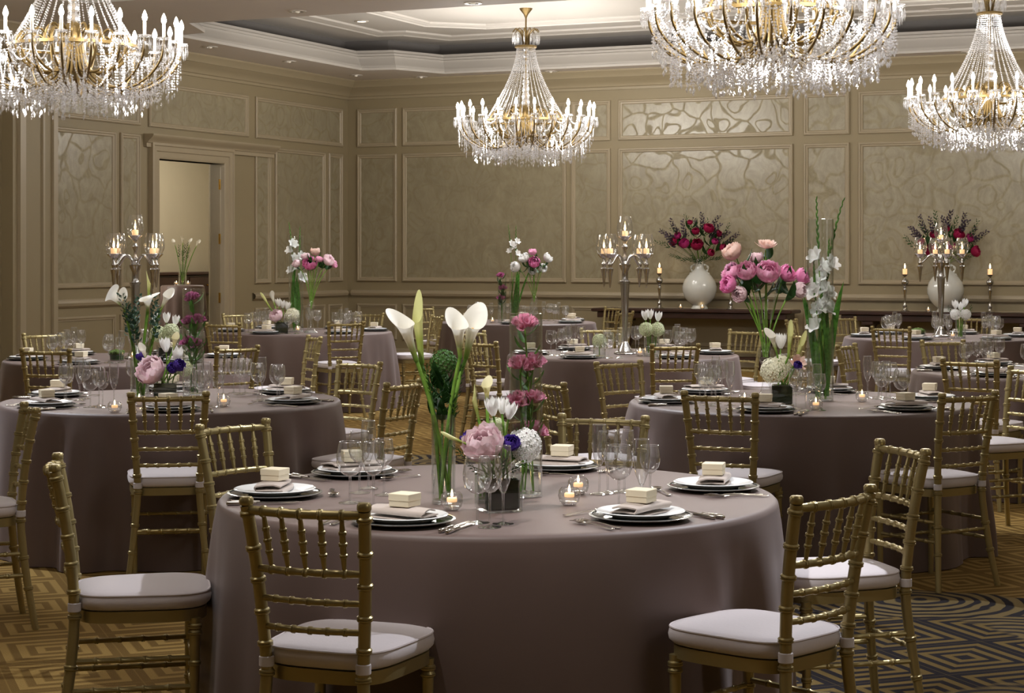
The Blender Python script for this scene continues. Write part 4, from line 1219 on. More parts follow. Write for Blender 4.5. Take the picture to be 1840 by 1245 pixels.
def flower(bl, px, py, Y, base, size, lab, group, lean=None, roll=None, leaves=(), rs=.0035, mat='stem', cat='flower', mid=None, name=None):
    """a flower whose bloom centre shows at (px, py) at distance Y; lean = direction the bloom points"""
    key = next(k for k in NAMES if bl.startswith(k))
    c = at(px, py, Y)
    base = Vector(base)
    d = Vector(lean).normalized() if lean else ((c - base).normalized() + Vector((0, 0, .25))).normalized()
    hb = c - d * PIV[key] * size
    e = empty(name or NAMES[key], lab, cat, base, 0, group)
    L = (hb - base).length
    ctrl = base.lerp(hb, .62) + Vector((0, 0, L * .12)) if mid is None else at(*mid)
    P = []
    for i in range(15):
        t = i / 14; a = base.lerp(ctrl, t); b = ctrl.lerp(hb, t); P.append(a.lerp(b, t) - base)
    P.append(P[-1] + d * size * .08)
    MB().tube(P, rs, 8).build('stem', M[mat], e, 60)
    if roll is None: roll = FR.uniform(0, 6)
    kid('bloom', BL[bl], e, hb - base, basis(d, roll), size)
    if key == 'calla': kid('spadix', BL['spadix'], e, hb - base, basis(d, roll), size)
    for lf, t, ls, az in leaves:
        i = int(t * 14); az += FR.uniform(-.5, .5)
        kid('leaf', BL[lf], e, P[i], basis((math.cos(az), math.sin(az), .55)), ls)
    return e
# ---- vases
def cyl_vase(px, Y, r, h, lab, water=.5, z=TT, n=40, stuff=None):
    p = at(px, 500, Y); e = empty('cylinder_vase', lab, 'vase', (p.x, p.y, z + .001))
    MB().lathe([(r - .004, .006), (r, 0), (r, .01), (r, h), (r - .003, h + .001), (r - .0035, h - .001), (r - .0035, .014), (0, .014)], n, cap=False).build('glass_wall', M['vaseglass'], e, 60)
    MB().lathe([(0, .001), (r - .004, .001), (r - .002, .008), (r - .006, .013), (0, .013)], n).build('base', M['crystal'], e, 60)
    MB().lathe([(r - .005, .016), (r - .0045, h * water), (0, h * water)], n, cap=False).build('water', M['water'], e, 60)
    return Vector((p.x, p.y, z + .016))
def trumpet_vase(px, Y, h, rt, lab, z=TT):
    p = at(px, 500, Y); e = empty('trumpet_vase', lab, 'vase', (p.x, p.y, z + .001))
    prof = [(.07, 0), (.072, .006), (.05, .02), (.03, .05), (.02, .09), (.016, .14), (.018, .19), (.032, .215), (.042, .245), (.04, .275), (.028, .3), (.022, .33), (.026, .4), (.036, .48), (.055, .56), (rt, .64)]
    prof = [(r, zz / .64 * h) for r, zz in prof]
    MB().lathe(prof, 36, cap=False).build('glass_wall', M['vaseglass'], e, 60)
    MB().lathe([(0, .002), (.07, .002), (.045, .016), (0, .03)], 30).build('foot', M['crystal'], e, 60)
    MB().sphere((0, 0, .245 / .64 * h), .036, 16, 10).build('bulb_water', M['water'], e, 60)
    return Vector((p.x, p.y, z + .24 / .64 * h))
def square_vase(px, Y, w, h, lab, z=TT, rz=.3, lined='blackvase'):
    p = at(px, 500, Y); e = empty('square_vase', lab, 'vase', (p.x, p.y, z + .001), rz)
    m = MB(); m.cbox((0, 0, h / 2), (w, w, h), .004); m.f = [f for f in m.f if not all(abs(m.v[i][2] - h) < 1e-6 for i in f)]
    m.build('glass_wall', M['vaseglass'], e, 30)
    MB().cbox((0, 0, h * .46), (w * .88, w * .88, h * .82), .006).build('leaf_lining', M[lined], e, 30)
    return Vector((p.x, p.y, z + h * .9))
def bowl_moss(px, Y, r, lab, z=TT):
    p = at(px, 500, Y); e = empty('moss_bowl', lab, 'planter', (p.x, p.y, z + .001))
    MB().lathe([(0, .001), (r * .9, .001), (r, .01), (r, r * 1.1)], 28, cap=False).build('glass_bowl', M['vaseglass'], e, 60)
    MB().lathe([(0, .006), (r * .88, .006), (r * .94, r * .7), (0, r * .8)], 24).build('soil', M['leaf'], e, 60)
    m = MB(); rng = random.Random(int(px))
    for i in range(26):
        a = i * 2.4; q = r * .85 * math.sqrt(i / 26); m.sphere((q * math.cos(a), q * math.sin(a), r * .95 + .3 * (r - q) + rng.uniform(-.004, .006)), r * .3, 8, 6)
    m.build('moss', M['stone'], e, 60)
def glad_stem(px, pyb, pyt, Y, base, lab, group, lean=0.0, flor=(), bud=True, bendpx=0, swords=2, fs=.05):
    top = at(px + bendpx, pyt, Y); e = empty('gladiolus', lab, 'flower', base, 0, group); base = Vector(base)
    ctrl = Vector((at(px, 0, Y).x, Y, (base.z + top.z) / 2 + (top.z - base.z) * .2))
    C = lambda t: (base.lerp(ctrl, t)).lerp(ctrl.lerp(top, t), t) - base
    P = [C(i / 20) for i in range(21)]
    MB().tube(P, [.005 - .0035 * i / 20 for i in range(21)], 8).build('stem', M['stem'], e, 60)
    if bud:
        b = MB()
        for i in range(14):
            t = .62 + .38 * i / 14; p = C(t); d = (C(min(1, t + .03)) - C(t - .03)).normalized()
            side = Vector((1 if i % 2 else -1, FR.uniform(-.4, .4), 0)) * .15 + d
            B = Matrix.Translation(p) @ basis(side)
            b.lathe([(0, 0), (.004, .008), (.0055, .02), (.004, .036), (0, .05)], 8, B @ Matrix.Scale(1.1 - .6 * i / 14, 4))
        b.build('buds', M['gleaf'], e, 60)
    for i, (t, side) in enumerate(flor):
        p = C(t); kid('bloom', BL['glad'], e, p, basis((side, -.7, .55)), fs * FR.uniform(.9, 1.1))
    for i in range(swords):
        kid('leaf', BL['sword'], e, Vector((FR.uniform(-.01, .01), FR.uniform(-.01, .01), .01)), basis(((i - .5) * .12, FR.uniform(-.1, .1), 1), FR.uniform(0, 3)), (top.z - base.z) * FR.uniform(.45, .7))
    return e
def sprig(kind, px, py, Y, base, L, lab, group, name='foliage_sprig', cat='foliage', mat='dstem'):
    """a leafy sprig whose middle shows at (px, py)"""
    base = Vector(base); c = at(px, py, Y); d = (c - base).normalized()
    e = empty(name, lab, cat, base, 0, group)
    st = (c - base).length + L * .45
    MB().tube([Vector((0, 0, 0)), d * st * .5 + Vector((0, 0, .01)), d * st], [.002, .0018, .001], 6).build('stem', M[mat], e, 60)
    kid('leaves', BL[kind], e, d * (st - L), basis(d, FR.uniform(0, 6)), L)
    return e
# ================================================================ front table
Yc = 5.96
b = cyl_vase(797, Yc, .038, .285, 'clear cylinder vase of calla lilies on the front table', .52)
cal0 = b
G_ = 'calla lilies on the front table'
def bs(b, k): return b + Vector((.018 * math.cos(k * 2.1), .018 * math.sin(k * 2.1), .002))
flower('callatall', 730, 598, Yc - .05, bs(b, 0), .175, 'left open white calla lily in the cylinder vase on the front table', G_, (-.35, -.25, 1), 3.5, (), .0062, mid=(790, 760, Yc))
flower('callabud', 753, 595, Yc + .03, bs(b, 1), .19, 'half-closed tall calla lily second from left on the front table', G_, (-.08, 0, 1), 2.6, (), .0058, mid=(780, 720, Yc))
flower('calla', 823, 597, Yc - .03, bs(b, 2), .15, 'open white calla lily third from left on the front table', G_, (-.08, -.15, 1), 2.6, (), .006, mid=(806, 720, Yc))
flower('calla', 848, 594, Yc + .03, bs(b, 3), .17, 'rightmost open white calla lily on the front table', G_, (.22, -.2, 1), .5, (), .006, mid=(808, 710, Yc))
flower('hydgreen', 797, 652, Yc + .05, bs(b, 4), .043, 'round dark green hydrangea among the calla stems on the front table', 'green hydrangeas', (0, -.2, 1), 0, tuple(('leafd', .92 - .02 * j, .055 + .018 * (j % 3), j * 2.0) for j in range(22)), .004, 'dstem')
# tall cylinder with submerged alstroemeria
b = cyl_vase(945, 6.14, .054, .60, 'tall glass cylinder with pink alstroemeria inside on the front table', .9)
G_ = 'alstroemeria in the tall front cylinder'
for i, (px, py, lab) in enumerate(((941, 578, 'topmost pink alstroemeria in the tall cylinder on the front table'), (935, 652, 'second pink alstroemeria from the top in the front tall cylinder, left one'), (960, 648, 'second pink alstroemeria from the top in the front tall cylinder, right one'),
                                   (932, 716, 'third pink alstroemeria down in the front tall cylinder, left one'), (957, 714, 'third pink alstroemeria down in the front tall cylinder, right one'), (960, 770, 'lowest pink alstroemeria in the front tall cylinder'))):
    flower('alstro', px, py, 6.14 + .012 * (i % 3 - 1), b + Vector((.025 * math.cos(i * 2), .025 * math.sin(i * 2), .002)), .046, lab, G_, (.15 * (i % 3 - 1), -.35, 1), None,
           tuple(('leafg', .96 - .08 * j, .075, i + j * 2.1) for j in range(5)), .0028, 'stem')
# low square vase
b = square_vase(896, 5.8, .122, .12, 'low square glass vase lined with dark leaves on the front table')
def low(k): return b + Vector((.03 * math.cos(k * 1.3), .03 * math.sin(k * 1.3), -.03))
G_ = 'low arrangement on the front table'
flower('peony_palepink1', 868, 800, 5.74, low(0), .066, 'big pale pink peony in the low arrangement on the front table', G_, (-.25, -.6, 1), None, (('leafd', .9, .08, 3.6),))
flower('peony_purple1', 918, 797, 5.74, low(1), .028, 'purple lisianthus between peony and hydrangea on the front table', G_, (.1, -.7, .8), name='lisianthus')
flower('peony_purple2', 839, 787, 5.86, low(2), .022, 'small purple lisianthus behind the pale pink peony on the front table', G_, (-.5, -.1, .8), name='lisianthus')
flower('hydwhite', 942, 800, 5.8, low(3), .052, 'white hydrangea at the right of the low arrangement on the front table', G_, (.5, -.3, .8), None, (('leafd', .9, .09, 5.6), ('leafd', .8, .09, 5.0)))
flower('tulip', 884, 730, 5.78, low(4), .03, 'left white tulip of the low arrangement on the front table', G_, (-.15, -.2, 1))
flower('tulip', 903, 728, 5.84, low(5), .027, 'middle white tulip of the low arrangement on the front table', G_, (.05, 0, 1))
flower('tulip', 917, 737, 5.76, low(6), .028, 'right white tulip of the low arrangement on the front table', G_, (.2, -.2, 1))
flower('callacream', 875, 700, 5.85, low(7), .085, 'cream calla lily standing above the tulips on the front table', G_, (0, -.1, 1), 1.2, rs=.005)
flower('callabud', 855, 728, 5.83, low(8), .095, 'green calla bud left of the cream calla on the front table', G_, (-.2, -.1, 1), 1.4, rs=.005)
flower('callabud', 818, 789, 5.72, low(9), .075, 'thin pale calla bud pointing left out of the low front arrangement', G_, (-1, -.2, .45), .5, rs=.004)
flower('hydlime', 893, 768, 5.86, low(3), .03, 'pale green floret cluster behind the peony on the front table', G_, (0, -.1, 1))
for k, (px, py) in enumerate(((826, 812), (852, 842), (905, 832), (930, 842), (872, 835))):
    sprig('sprigd', px, py, 5.74 + .02 * (k % 2), low(k), .075, 'small dark leafy sprig at the rim of the low vase on the front table', 'leafy sprigs in the low front vase')
for k, (px, py) in enumerate(((772, 690), (822, 690), (784, 715), (812, 722), (798, 700))):
    sprig('sprigd', px, py, Yc + .03 * (k % 3), bs(cal0, k), .13, 'dark leafy sprig under the green hydrangea in the front calla vase', 'leafy sprigs in the front calla vase')
# ================================================================ left table
Yl = 10.15
b = cyl_vase(251, Yl, .05, .30, 'glass cylinder vase of calla lilies on the left table', .55)
G_ = 'calla lilies on the left table'
flower('callawide', 206, 533, Yl, bs(b, 0), .145, 'leftmost white calla lily on the left table, drooping left', G_, (-.6, -.3, .8), .2, (), .007, mid=(240, 620, Yl))
flower('calla', 221, 541, Yl - .05, bs(b, 1), .13, 'second white calla lily from left on the left table', G_, (-.1, -.4, 1), 1.6, (), .007, mid=(242, 620, Yl))
flower('callawide', 266, 541, Yl, bs(b, 2), .13, 'wide white calla lily at the middle of the left table vase', G_, (.1, -.4, 1), -.4, (), .007, mid=(258, 620, Yl))
flower('callatall', 298, 538, Yl, bs(b, 3), .135, 'rightmost white calla lily leaning right on the left table', G_, (.5, -.1, 1), 0, (), .007, mid=(268, 630, Yl))
flower('callabud', 267, 516, Yl + .06, bs(b, 4), .13, 'tall pale calla bud above the others on the left table', G_, (0, 0, 1), 0, (), .006)
for i, (px, py) in enumerate(((226, 556), (236, 575), (246, 560), (243, 590), (228, 580), (275, 560), (280, 580))):
    sprig('sprig', px, py, Yl + .04 * (i % 3 - 1), b + Vector((0, 0, .05)), .2, 'eucalyptus sprig among the calla stems on the left table', 'eucalyptus sprigs on the left table')
b = cyl_vase(347, 10.5, .06, .60, 'tall glass cylinder with magenta alstroemeria on the left table', .92)
G_ = 'alstroemeria in the left tall cylinder'
for i, (px, py, lab) in enumerate(((344, 532, 'topmost alstroemeria in the tall cylinder on the left table'), (340, 575, 'second alstroemeria from the top in the left tall cylinder, left one'), (356, 572, 'second alstroemeria from the top in the left tall cylinder, right one'), (337, 612, 'lowest alstroemeria in the left tall cylinder, left one'), (352, 616, 'lowest alstroemeria in the left tall cylinder, right one'))):
    flower('alstrod', px, py, 10.5 + .012 * (i % 3 - 1), b + Vector((.025 * math.cos(i * 2), .025 * math.sin(i * 2), .002)), .046, lab, G_, (.15 * (i % 3 - 1), -.35, 1), None,
           tuple(('leafg', .95 - .08 * j, .1, i + j * 2.1) for j in range(6)), .003, 'dstem')
b = square_vase(297, 10.0, .135, .125, 'dark leaf-lined square vase on the left table', rz=.15)
G_ = 'low arrangement on the left table'
flower('peony_palepink2', 272, 667, 9.93, low(0), .078, 'huge pale pink peony in the low arrangement on the left table', G_, (-.4, -.7, .6))
flower('tulip', 297, 619, 9.98, low(1), .04, 'left white tulip in the low arrangement on the left table', G_, (-.1, -.1, 1))
flower('tulip', 319, 637, 9.95, low(2), .042, 'right white tulip in the low arrangement on the left table', G_, (.2, -.3, 1))
flower('callacream', 314, 613, 10.06, low(3), .1, 'greenish cream calla lily above the tulips on the left table', G_, (.2, 0, 1), 0, rs=.005)
flower('callatall', 258, 632, 9.98, low(4), .1, 'small white calla leaning left in the low left table arrangement', G_, (-.3, -.2, 1), 3, rs=.005)
flower('peony_purple1', 322, 657, 9.92, low(5), .035, 'purple lisianthus at the right of the low left table arrangement', G_, (.5, -.6, .6), name='lisianthus')
flower('peony_purple2', 310, 662, 9.93, low(6), .03, 'second purple lisianthus nearer the big peony on the left table', G_, (.2, -.7, .6), name='lisianthus')
flower('peony_purple1', 254, 640, 10.08, low(7), .03, 'purple lisianthus behind the big pale peony on the left table', G_, (-.5, 0, .8), name='lisianthus')
flower('hydlime', 330, 662, 10.02, low(8), .045, 'pale green hydrangea at the right edge of the low left arrangement', G_, (.6, -.2, .6))
# ================================================================ right table
Yr = 10.1
b = trumpet_vase(1376, Yr, .64, .072, 'glass trumpet vase holding the large pink peony bouquet on the right table')
G_ = 'peonies in the trumpet vase on the right table'
for i, (bl, px, py, dy, s, ln, lab) in enumerate((
    ('peony_blush1', 1316, 453, 0, .056, (-.6, -.3, .8), 'blush peony at upper left of the large bouquet on the right table'),
    ('open_blush', 1377, 441, 0, .062, (.1, -.25, 1), 'open pale peony at the top of the large bouquet on the right table'),
    ('peony_palepink1', 1358, 464, .05, .04, (-.1, 0, 1), 'small pale peony below the open top one on the right table'),
    ('peony_pink1', 1315, 490, .02, .054, (-.7, -.3, .6), 'pink peony at middle left of the large bouquet on the right table'),
    ('peony_pink2', 1342, 488, -.06, .056, (-.3, -.7, .7), 'pink peony left of centre in the large bouquet on the right table'),
    ('peony_pink1', 1380, 490, -.08, .066, (.05, -.8, .7), 'largest pink peony at the centre of the bouquet on the right table'),
    ('peony_hotpink2', 1414, 493, -.02, .05, (.5, -.5, .6), 'rose pink peony right of centre in the bouquet on the right table'),
    ('peony_hotpink1', 1441, 497, .03, .045, (.8, -.3, .5), 'rose pink peony at far right of the bouquet on the right table'),
    ('peony_hotpink1', 1310, 511, -.03, .05, (-.8, -.5, .3), 'deep pink peony at lower left of the bouquet on the right table'),
    ('peony_palepink2', 1330, 528, -.05, .045, (-.6, -.6, -.1), 'pale peony drooping at lower left of the bouquet on the right table'),
    ('peony_palepink1', 1436, 521, 0, .045, (.8, -.4, 0), 'pale peony drooping at lower right of the bouquet on the right table'),
    ('peony_pink2', 1362, 506, .08, .045, (0, .2, 1), 'pink peony at the back of the bouquet on the right table'))):
    flower(bl, px, py, Yr + dy, b + Vector((.012 * math.cos(i * 2.4), .012 * math.sin(i * 2.4), 0)), s, lab, G_, ln, None,
           (('leafd', .93, .12, i * .9), ('leafd', .85, .13, i * .9 + 2.4)), .0032, mid=(1376 + (px - 1376) * .3, 560, Yr))
Yg = 10.15
b = cyl_vase(1474, Yg, .072, .985, 'very tall glass cylinder of white gladiolus on the right table', .28)
G_ = 'gladiolus in the tall right cylinder'
bb = lambda k: b + Vector((.03 * math.cos(k * 2.2), .03 * math.sin(k * 2.2), 0))
glad_stem(1470, 720, 354, Yg, bb(0), 'straight white gladiolus reaching above the tall cylinder on the right table', G_, flor=((.38, 1), (.46, -1), (.54, .8), (.60, -.9)), bendpx=-3, fs=.075)
glad_stem(1478, 720, 356, Yg + .02, bb(1), 'white gladiolus whose tip arches right out of the right tall cylinder', G_, flor=((.34, -.9), (.42, .9), (.50, -.9), (.56, .6)), bendpx=39, fs=.078)
glad_stem(1486, 720, 430, Yg + .02, bb(2), 'shorter gladiolus at the right side inside the right tall cylinder', G_, flor=((.45, .7), (.58, -.7)), bendpx=4, fs=.07)
glad_stem(1464, 720, 470, Yg - .02, bb(3), 'shorter gladiolus at the left side inside the right tall cylinder', G_, flor=((.42, -.8), (.55, .6), (.66, -.6)), bendpx=-2, fs=.075)
b = square_vase(1405, 9.85, .12, .125, 'leaf-lined square vase on the right table', rz=-.1)
G_ = 'low arrangement on the right table'
flower('hydcream', 1389, 666, 9.8, low(0), .066, 'cream hydrangea in the low arrangement on the right table', G_, (-.5, -.6, .6))
flower('hydcream', 1403, 655, 9.9, low(5), .05, 'second cream hydrangea behind the first on the right table', G_, (-.1, -.1, 1))
flower('callatall', 1388, 610, 9.82, low(1), .13, 'white calla leaning left in the low arrangement on the right table', G_, (-.35, -.2, 1), 3.2, rs=.005)
flower('callabud', 1419, 612, 9.85, low(2), .16, 'tall green-yellow calla bud in the low arrangement on the right table', G_, (.08, 0, 1), 0, rs=.005)
flower('callabud', 1437, 628, 9.8, low(6), .15, 'right green-yellow calla bud in the low arrangement on the right table', G_, (.3, -.1, 1), 0, rs=.005)
flower('tulip', 1403, 612, 9.95, low(3), .042, 'white tulip behind the calla in the low right table arrangement', G_, (0, 0, 1))
flower('open_blush', 1433, 652, 9.78, low(4), .048, 'pale anemone with dark centre in the low right table arrangement', G_, (.3, -.9, .4), name='anemone')
flower('peony_purple1', 1433, 657, 9.73, low(4), .024, 'purple lisianthus at the anemone centre on the right table', G_, (.3, -.9, .4), name='lisianthus')
# ================================================================ corner table
Y4 = 19.2
b = cyl_vase(532, Y4, .075, .985, 'tall glass cylinder of gladiolus on the corner table', .3)
G_ = 'gladiolus on the corner table'
glad_stem(529, 600, 400, Y4, b + Vector((-.02, 0, 0)), 'left gladiolus with tip bent left over the corner table cylinder', G_, flor=((.45, -.9), (.55, .8), (.64, -.7), (.7, .5)), bendpx=-10, fs=.09)
glad_stem(538, 600, 408, Y4 + .02, b + Vector((.02, 0, 0)), 'right straight gladiolus in the corner table cylinder', G_, flor=((.4, .9), (.5, -.8), (.6, .8)), bendpx=1, fs=.09)
b = trumpet_vase(559, 18.95, .64, .075, 'glass trumpet vase of peonies on the corner table')
G_ = 'peonies on the corner table'
for i, (bl, px, py, s, ln, lab) in enumerate((('peony_palepink1', 533, 474, .045, (-.6, -.4, .6), 'pale pink peony at the left of the corner table bouquet'), ('peony_hotpink1', 557, 474, .075, (0, -.8, .6), 'vivid pink peony at the front of the corner table bouquet'),
                                            ('peony_palepink2', 549, 461, .045, (-.3, -.1, 1), 'light pink peony at upper left of the corner table bouquet'), ('peony_blush1', 566, 452, .05, (.1, 0, 1), 'topmost blush peony of the corner table bouquet'),
                                            ('peony_palepink1', 590, 468, .066, (.7, -.4, .7), 'large pale peony at the right of the corner table bouquet'), ('peony_pink1', 600, 475, .04, (.9, -.2, .3), 'pink peony at the far right edge of the corner table bouquet'), ('peony_pink2', 574, 466, .04, (.3, .1, 1), 'small pink peony at the middle back of the corner table bouquet'))):
    flower(bl, px, py, 18.95 + .03 * (i % 3 - 1), b, s, lab, G_, ln, None, (('leafd', .9, .12, i * 1.1), ('leafd', .86, .12, i * 1.1 + 3)), .004, mid=(559 + (px - 559) * .25, 500, 18.95))
b = square_vase(506, 18.8, .14, .13, 'dark square vase of the low arrangement on the corner table', rz=.2)
G_ = 'low arrangement on the corner table'
flower('peony_palepink2', 497, 568, 18.75, low(0), .068, 'pale pink peony in the low arrangement on the corner table', G_, (-.4, -.6, .7))
flower('hydcream', 525, 566, 18.8, low(1), .07, 'cream hydrangea in the low arrangement on the corner table', G_, (.4, -.5, .7))
for px, py, w_ in ((500, 543, 'left'), (508, 546, 'middle'), (517, 549, 'right')): flower('tulip', px, py, 18.85, low(px), .042, w_ + ' white tulip in the low arrangement on the corner table', G_, ((px - 508) * .03, -.1, 1))
flower('callabud', 478, 541, 18.8, low(2), .15, 'pale calla bud leaning far left on the corner table', G_, (-.6, 0, 1), 0, rs=.006)
flower('callatall', 490, 535, 18.85, low(3), .15, 'pale green calla lily leaning left on the corner table', G_, (-.25, -.1, 1), 0, rs=.006)
# ================================================================ far left table
bowl_moss(210, 14.0, .056, 'small moss bowl on the far left table')
b = square_vase(298, 13.9, .13, .12, 'low vase of white tulips on the far left table, behind the left one', rz=.3)
G_ = 'low arrangement on the far left table'
for px, py, w_ in ((280, 571, 'left'), (299, 570, 'middle'), (316, 575, 'right')): flower('tulip', px, py, 13.9, low(px), .04, w_ + ' white tulip of the far left table arrangement', G_, ((px - 298) * .012, -.1, 1))
flower('hydlime', 284, 600, 13.85, low(0), .06, 'left pale green hydrangea on the far left table', G_, (-.4, -.5, .8)); flower('hydlime', 307, 596, 13.85, low(2), .06, 'right pale green hydrangea on the far left table', G_, (.4, -.5, .8))
# ================================================================ middle table
b = cyl_vase(1171, 14.6, .06, .15, 'short glass vase of white tulips on the middle table', .7)
G_ = 'low arrangement on the middle table'
for px, py, w_ in ((1159, 566, 'left'), (1168, 564, 'middle'), (1183, 568, 'right')): flower('tulip', px, py, 14.6, b + Vector(((px - 1171) * .002, 0, .01)), .04, w_ + ' white tulip of the middle table arrangement', G_, ((px - 1171) * .01, -.1, 1), rs=.005)
flower('hydlime', 1161, 592, 14.55, b, .055, 'left pale hydrangea under the tulips on the middle table', G_, (-.4, -.5, .8)); flower('hydlime', 1181, 592, 14.55, b, .055, 'right pale hydrangea under the tulips on the middle table', G_, (.4, -.5, .8))
b = cyl_vase(1077, 14.4, .05, .1, 'small glass jar of pale hydrangea on the middle table', .6)
flower('hydlime', 1077, 613, 14.4, b, .055, 'pale green hydrangea in the small jar on the middle table', 'jar flowers', (0, -.4, 1))
# ================================================================ farthest table
b = trumpet_vase(960, 21.9, .64, .075, 'glass trumpet vase of white and pink peonies on the farthest table')
G_ = 'peonies on the farthest table'
for i, (bl, px, py, s, ln, lab) in enumerate((('peony_white1', 927, 480, .066, (-.7, -.4, .3), 'white peony at the left of the farthest bouquet'), ('peony_white2', 942, 464, .066, (-.4, -.3, .8), 'white peony at upper left of the farthest bouquet'),
                                            ('peony_pink1', 957, 453, .05, (0, -.2, 1), 'pink peony at the top of the farthest bouquet'), ('peony_hotpink2', 960, 472, .07, (0, -.8, .5), 'pink peony at the centre of the farthest bouquet'), ('peony_white1', 957, 486, .05, (-.1, -.9, 0), 'white peony below the central pink one in the farthest bouquet'),
                                            ('peony_white2', 975, 482, .055, (.5, -.6, .2), 'white peony at lower right of the farthest bouquet'), ('peony_white1', 984, 464, .06, (.7, -.2, .7), 'white peony at upper right of the farthest bouquet'))):
    flower(bl, px, py, 21.9 + .03 * (i % 3 - 1), b, s, lab, G_, ln, None, (('leafd', .9, .13, i * 1.1), ('leafd', .86, .13, i * 1.1 + 3)), .004, mid=(960 + (px - 960) * .25, 505, 21.9))
b = cyl_vase(924, 22.1, .06, .5, 'tall glass cylinder of gladiolus on the farthest table', .5)
glad_stem(921, 575, 404, 22.1, b + Vector((-.02, 0, 0)), 'left gladiolus bent left on the farthest table', 'gladiolus on the farthest table', flor=((.62, -.5), (.7, .6)), bendpx=-8, fs=.07, swords=3)
glad_stem(927, 575, 406, 22.12, b + Vector((.02, 0, 0)), 'right straight gladiolus on the farthest table', 'gladiolus on the farthest table', flor=((.6, .8), (.68, -.6), (.75, .6)), bendpx=0, fs=.07, swords=3)
b = cyl_vase(902, 21.8, .05, .52, 'slender glass cylinder of dusky alstroemeria on the farthest table', .9)
for i, py in enumerate((494, 516, 534)): flower('alstrod', 902 + (i % 2) * 3 - 2, py, 21.8, b, .055, ('top', 'middle', 'lowest')[i] + ' dusky alstroemeria in the slender cylinder on the farthest table', 'alstroemeria on the farthest table', (0, -.3, 1), None, tuple(('leafd', .95 - .1 * j, .1, i + j * 2.1) for j in range(4)), .003, 'dstem')
# ================================================================ far right table
b = cyl_vase(1726, 17.75, .048, .2, 'glass vase of white tulips on the far right table', .6)
G_ = 'tulips on the far right table'
for px, py, w_ in ((1716, 547, 'left'), (1726, 550, 'middle'), (1734, 544, 'right')): flower('tulip', px, py, 17.75, b + Vector(((px - 1726) * .0015, 0, 0)), .042, w_ + ' white tulip in the far right table vase', G_, ((px - 1726) * .02, -.2, 1), rs=.006)
for px, w_ in ((1717, 'left'), (1735, 'right')): flower('hydwhite', px, 565, 17.7, b, .05, w_ + ' small white flower head under the tulips, far right table', G_, ((px - 1726) * .06, -.5, .6))
for px, py in ((1709, 562), (1742, 562), (1726, 560)): sprig('sprigd', px, py, 17.8, b, .16, 'dark green sprig among the tulips on the far right table', 'sprigs on the far right table')
bowl_moss(1650, 17.6, .068, 'glass bowl of green moss on the far right table')
# ================================================================ right edge table has glasses only; console roses
def roses(i, cx, cy, lab, spots, seed):
    b = BV[i] + Vector((0, 0, .62)); Y = b.y; rng = random.Random(seed)
    for k, (dx, dy, s, col) in enumerate(spots):
        flower('peony_%s%d' % (col, 1 + k % 2), cx + dx, cy + dy, Y + rng.uniform(-.1, .02) - .12 - (.08 if abs(dx) < 30 else 0), b, s, {'burgundy': 'deep red', 'magenta': 'magenta'}[col] + ' rose, %s in the bouquet of the %s white vase' % (spotword(dx, dy, k), lab),
               'roses in the %s white vase' % lab, (dx / 60, -.5, .6 - dy / 80), None, (('leafd', .9, .16, k * 1.3), ('leafd', .8, .17, k * 1.3 + 2)), .004, name='rose')
    for k in range(16):
        a = PI * (k + .5) / 16; R = 58 if k % 2 else 46
        sprig('smoke' if k % 3 else 'sprigd', cx + R * 1.08 * math.cos(a), cy + 14 - R * .78 * math.sin(a), Y + rng.uniform(-.3, -.02), b, .30, 'smoky foliage sprig in the %s white vase' % lab, 'foliage in the %s white vase' % lab)
    for k in range(8):
        sprig('sprigd', cx - 40 + 80 * k / 7, cy + 32 + rng.uniform(-6, 6), Y - .12, b, .22, 'low dark leaf sprig over the neck of the %s white vase' % lab, 'low leaves in the %s white vase' % lab)
USEDW = {}
def spotword(dx, dy, k):
    h = 'far left' if dx < -35 else 'left' if dx < -12 else 'centre' if dx < 14 else 'right' if dx < 36 else 'far right'
    v = 'upper' if dy < -8 else 'middle' if dy < 12 else 'lower'
    w = v + ' ' + h
    return w
SP = [(-44, 5, .06, 'burgundy'), (-36, -6, .055, 'magenta'), (-24, 8, .075, 'magenta'), (-4, -14, .055, 'burgundy'), (-2, 10, .09, 'burgundy'), (19, -19, .075, 'burgundy'), (30, 4, .05, 'magenta'), (37, -10, .055, 'burgundy'), (23, 24, .055, 'burgundy'), (45, 16, .06, 'burgundy'), (-14, -30, .04, 'burgundy')]
roses(0, 1254, 430, 'left', SP, 3)
SP2 = [(-22, -4, .055, 'burgundy'), (-26, 24, .085, 'burgundy'), (22, -4, .08, 'burgundy'), (42, 2, .06, 'magenta'), (52, 26, .075, 'burgundy'), (0, -14, .05, 'burgundy'), (-44, 8, .05, 'burgundy'), (8, 16, .06, 'magenta')]
roses(1, 1700, 426, 'right', SP2, 5)
# ================================================================ cocktail table beyond the doorway
Yf = FOY.y
b = cyl_vase(328, Yf, .055, .3, 'glass vase of small white callas on the tall cocktail table', .6, z=FOY.z)
for px, py, w_ in ((313, 437, 'far left'), (328, 432, 'left of centre'), (341, 436, 'right of centre'), (355, 438, 'far right')):
    flower('callatall', px, py, Yf, b, .13, 'small white calla, %s, beyond the doorway' % w_, 'callas beyond the doorway', ((px - 330) * .02, -.1, 1), 0 if px > 330 else 3.1, rs=.006)
for px, py in ((322, 452), (331, 450), (338, 456), (328, 462), (336, 446)): sprig('sprigd', px, py, Yf, b, .2, 'dark foliage in the calla vase beyond the doorway', 'foliage beyond the doorway')
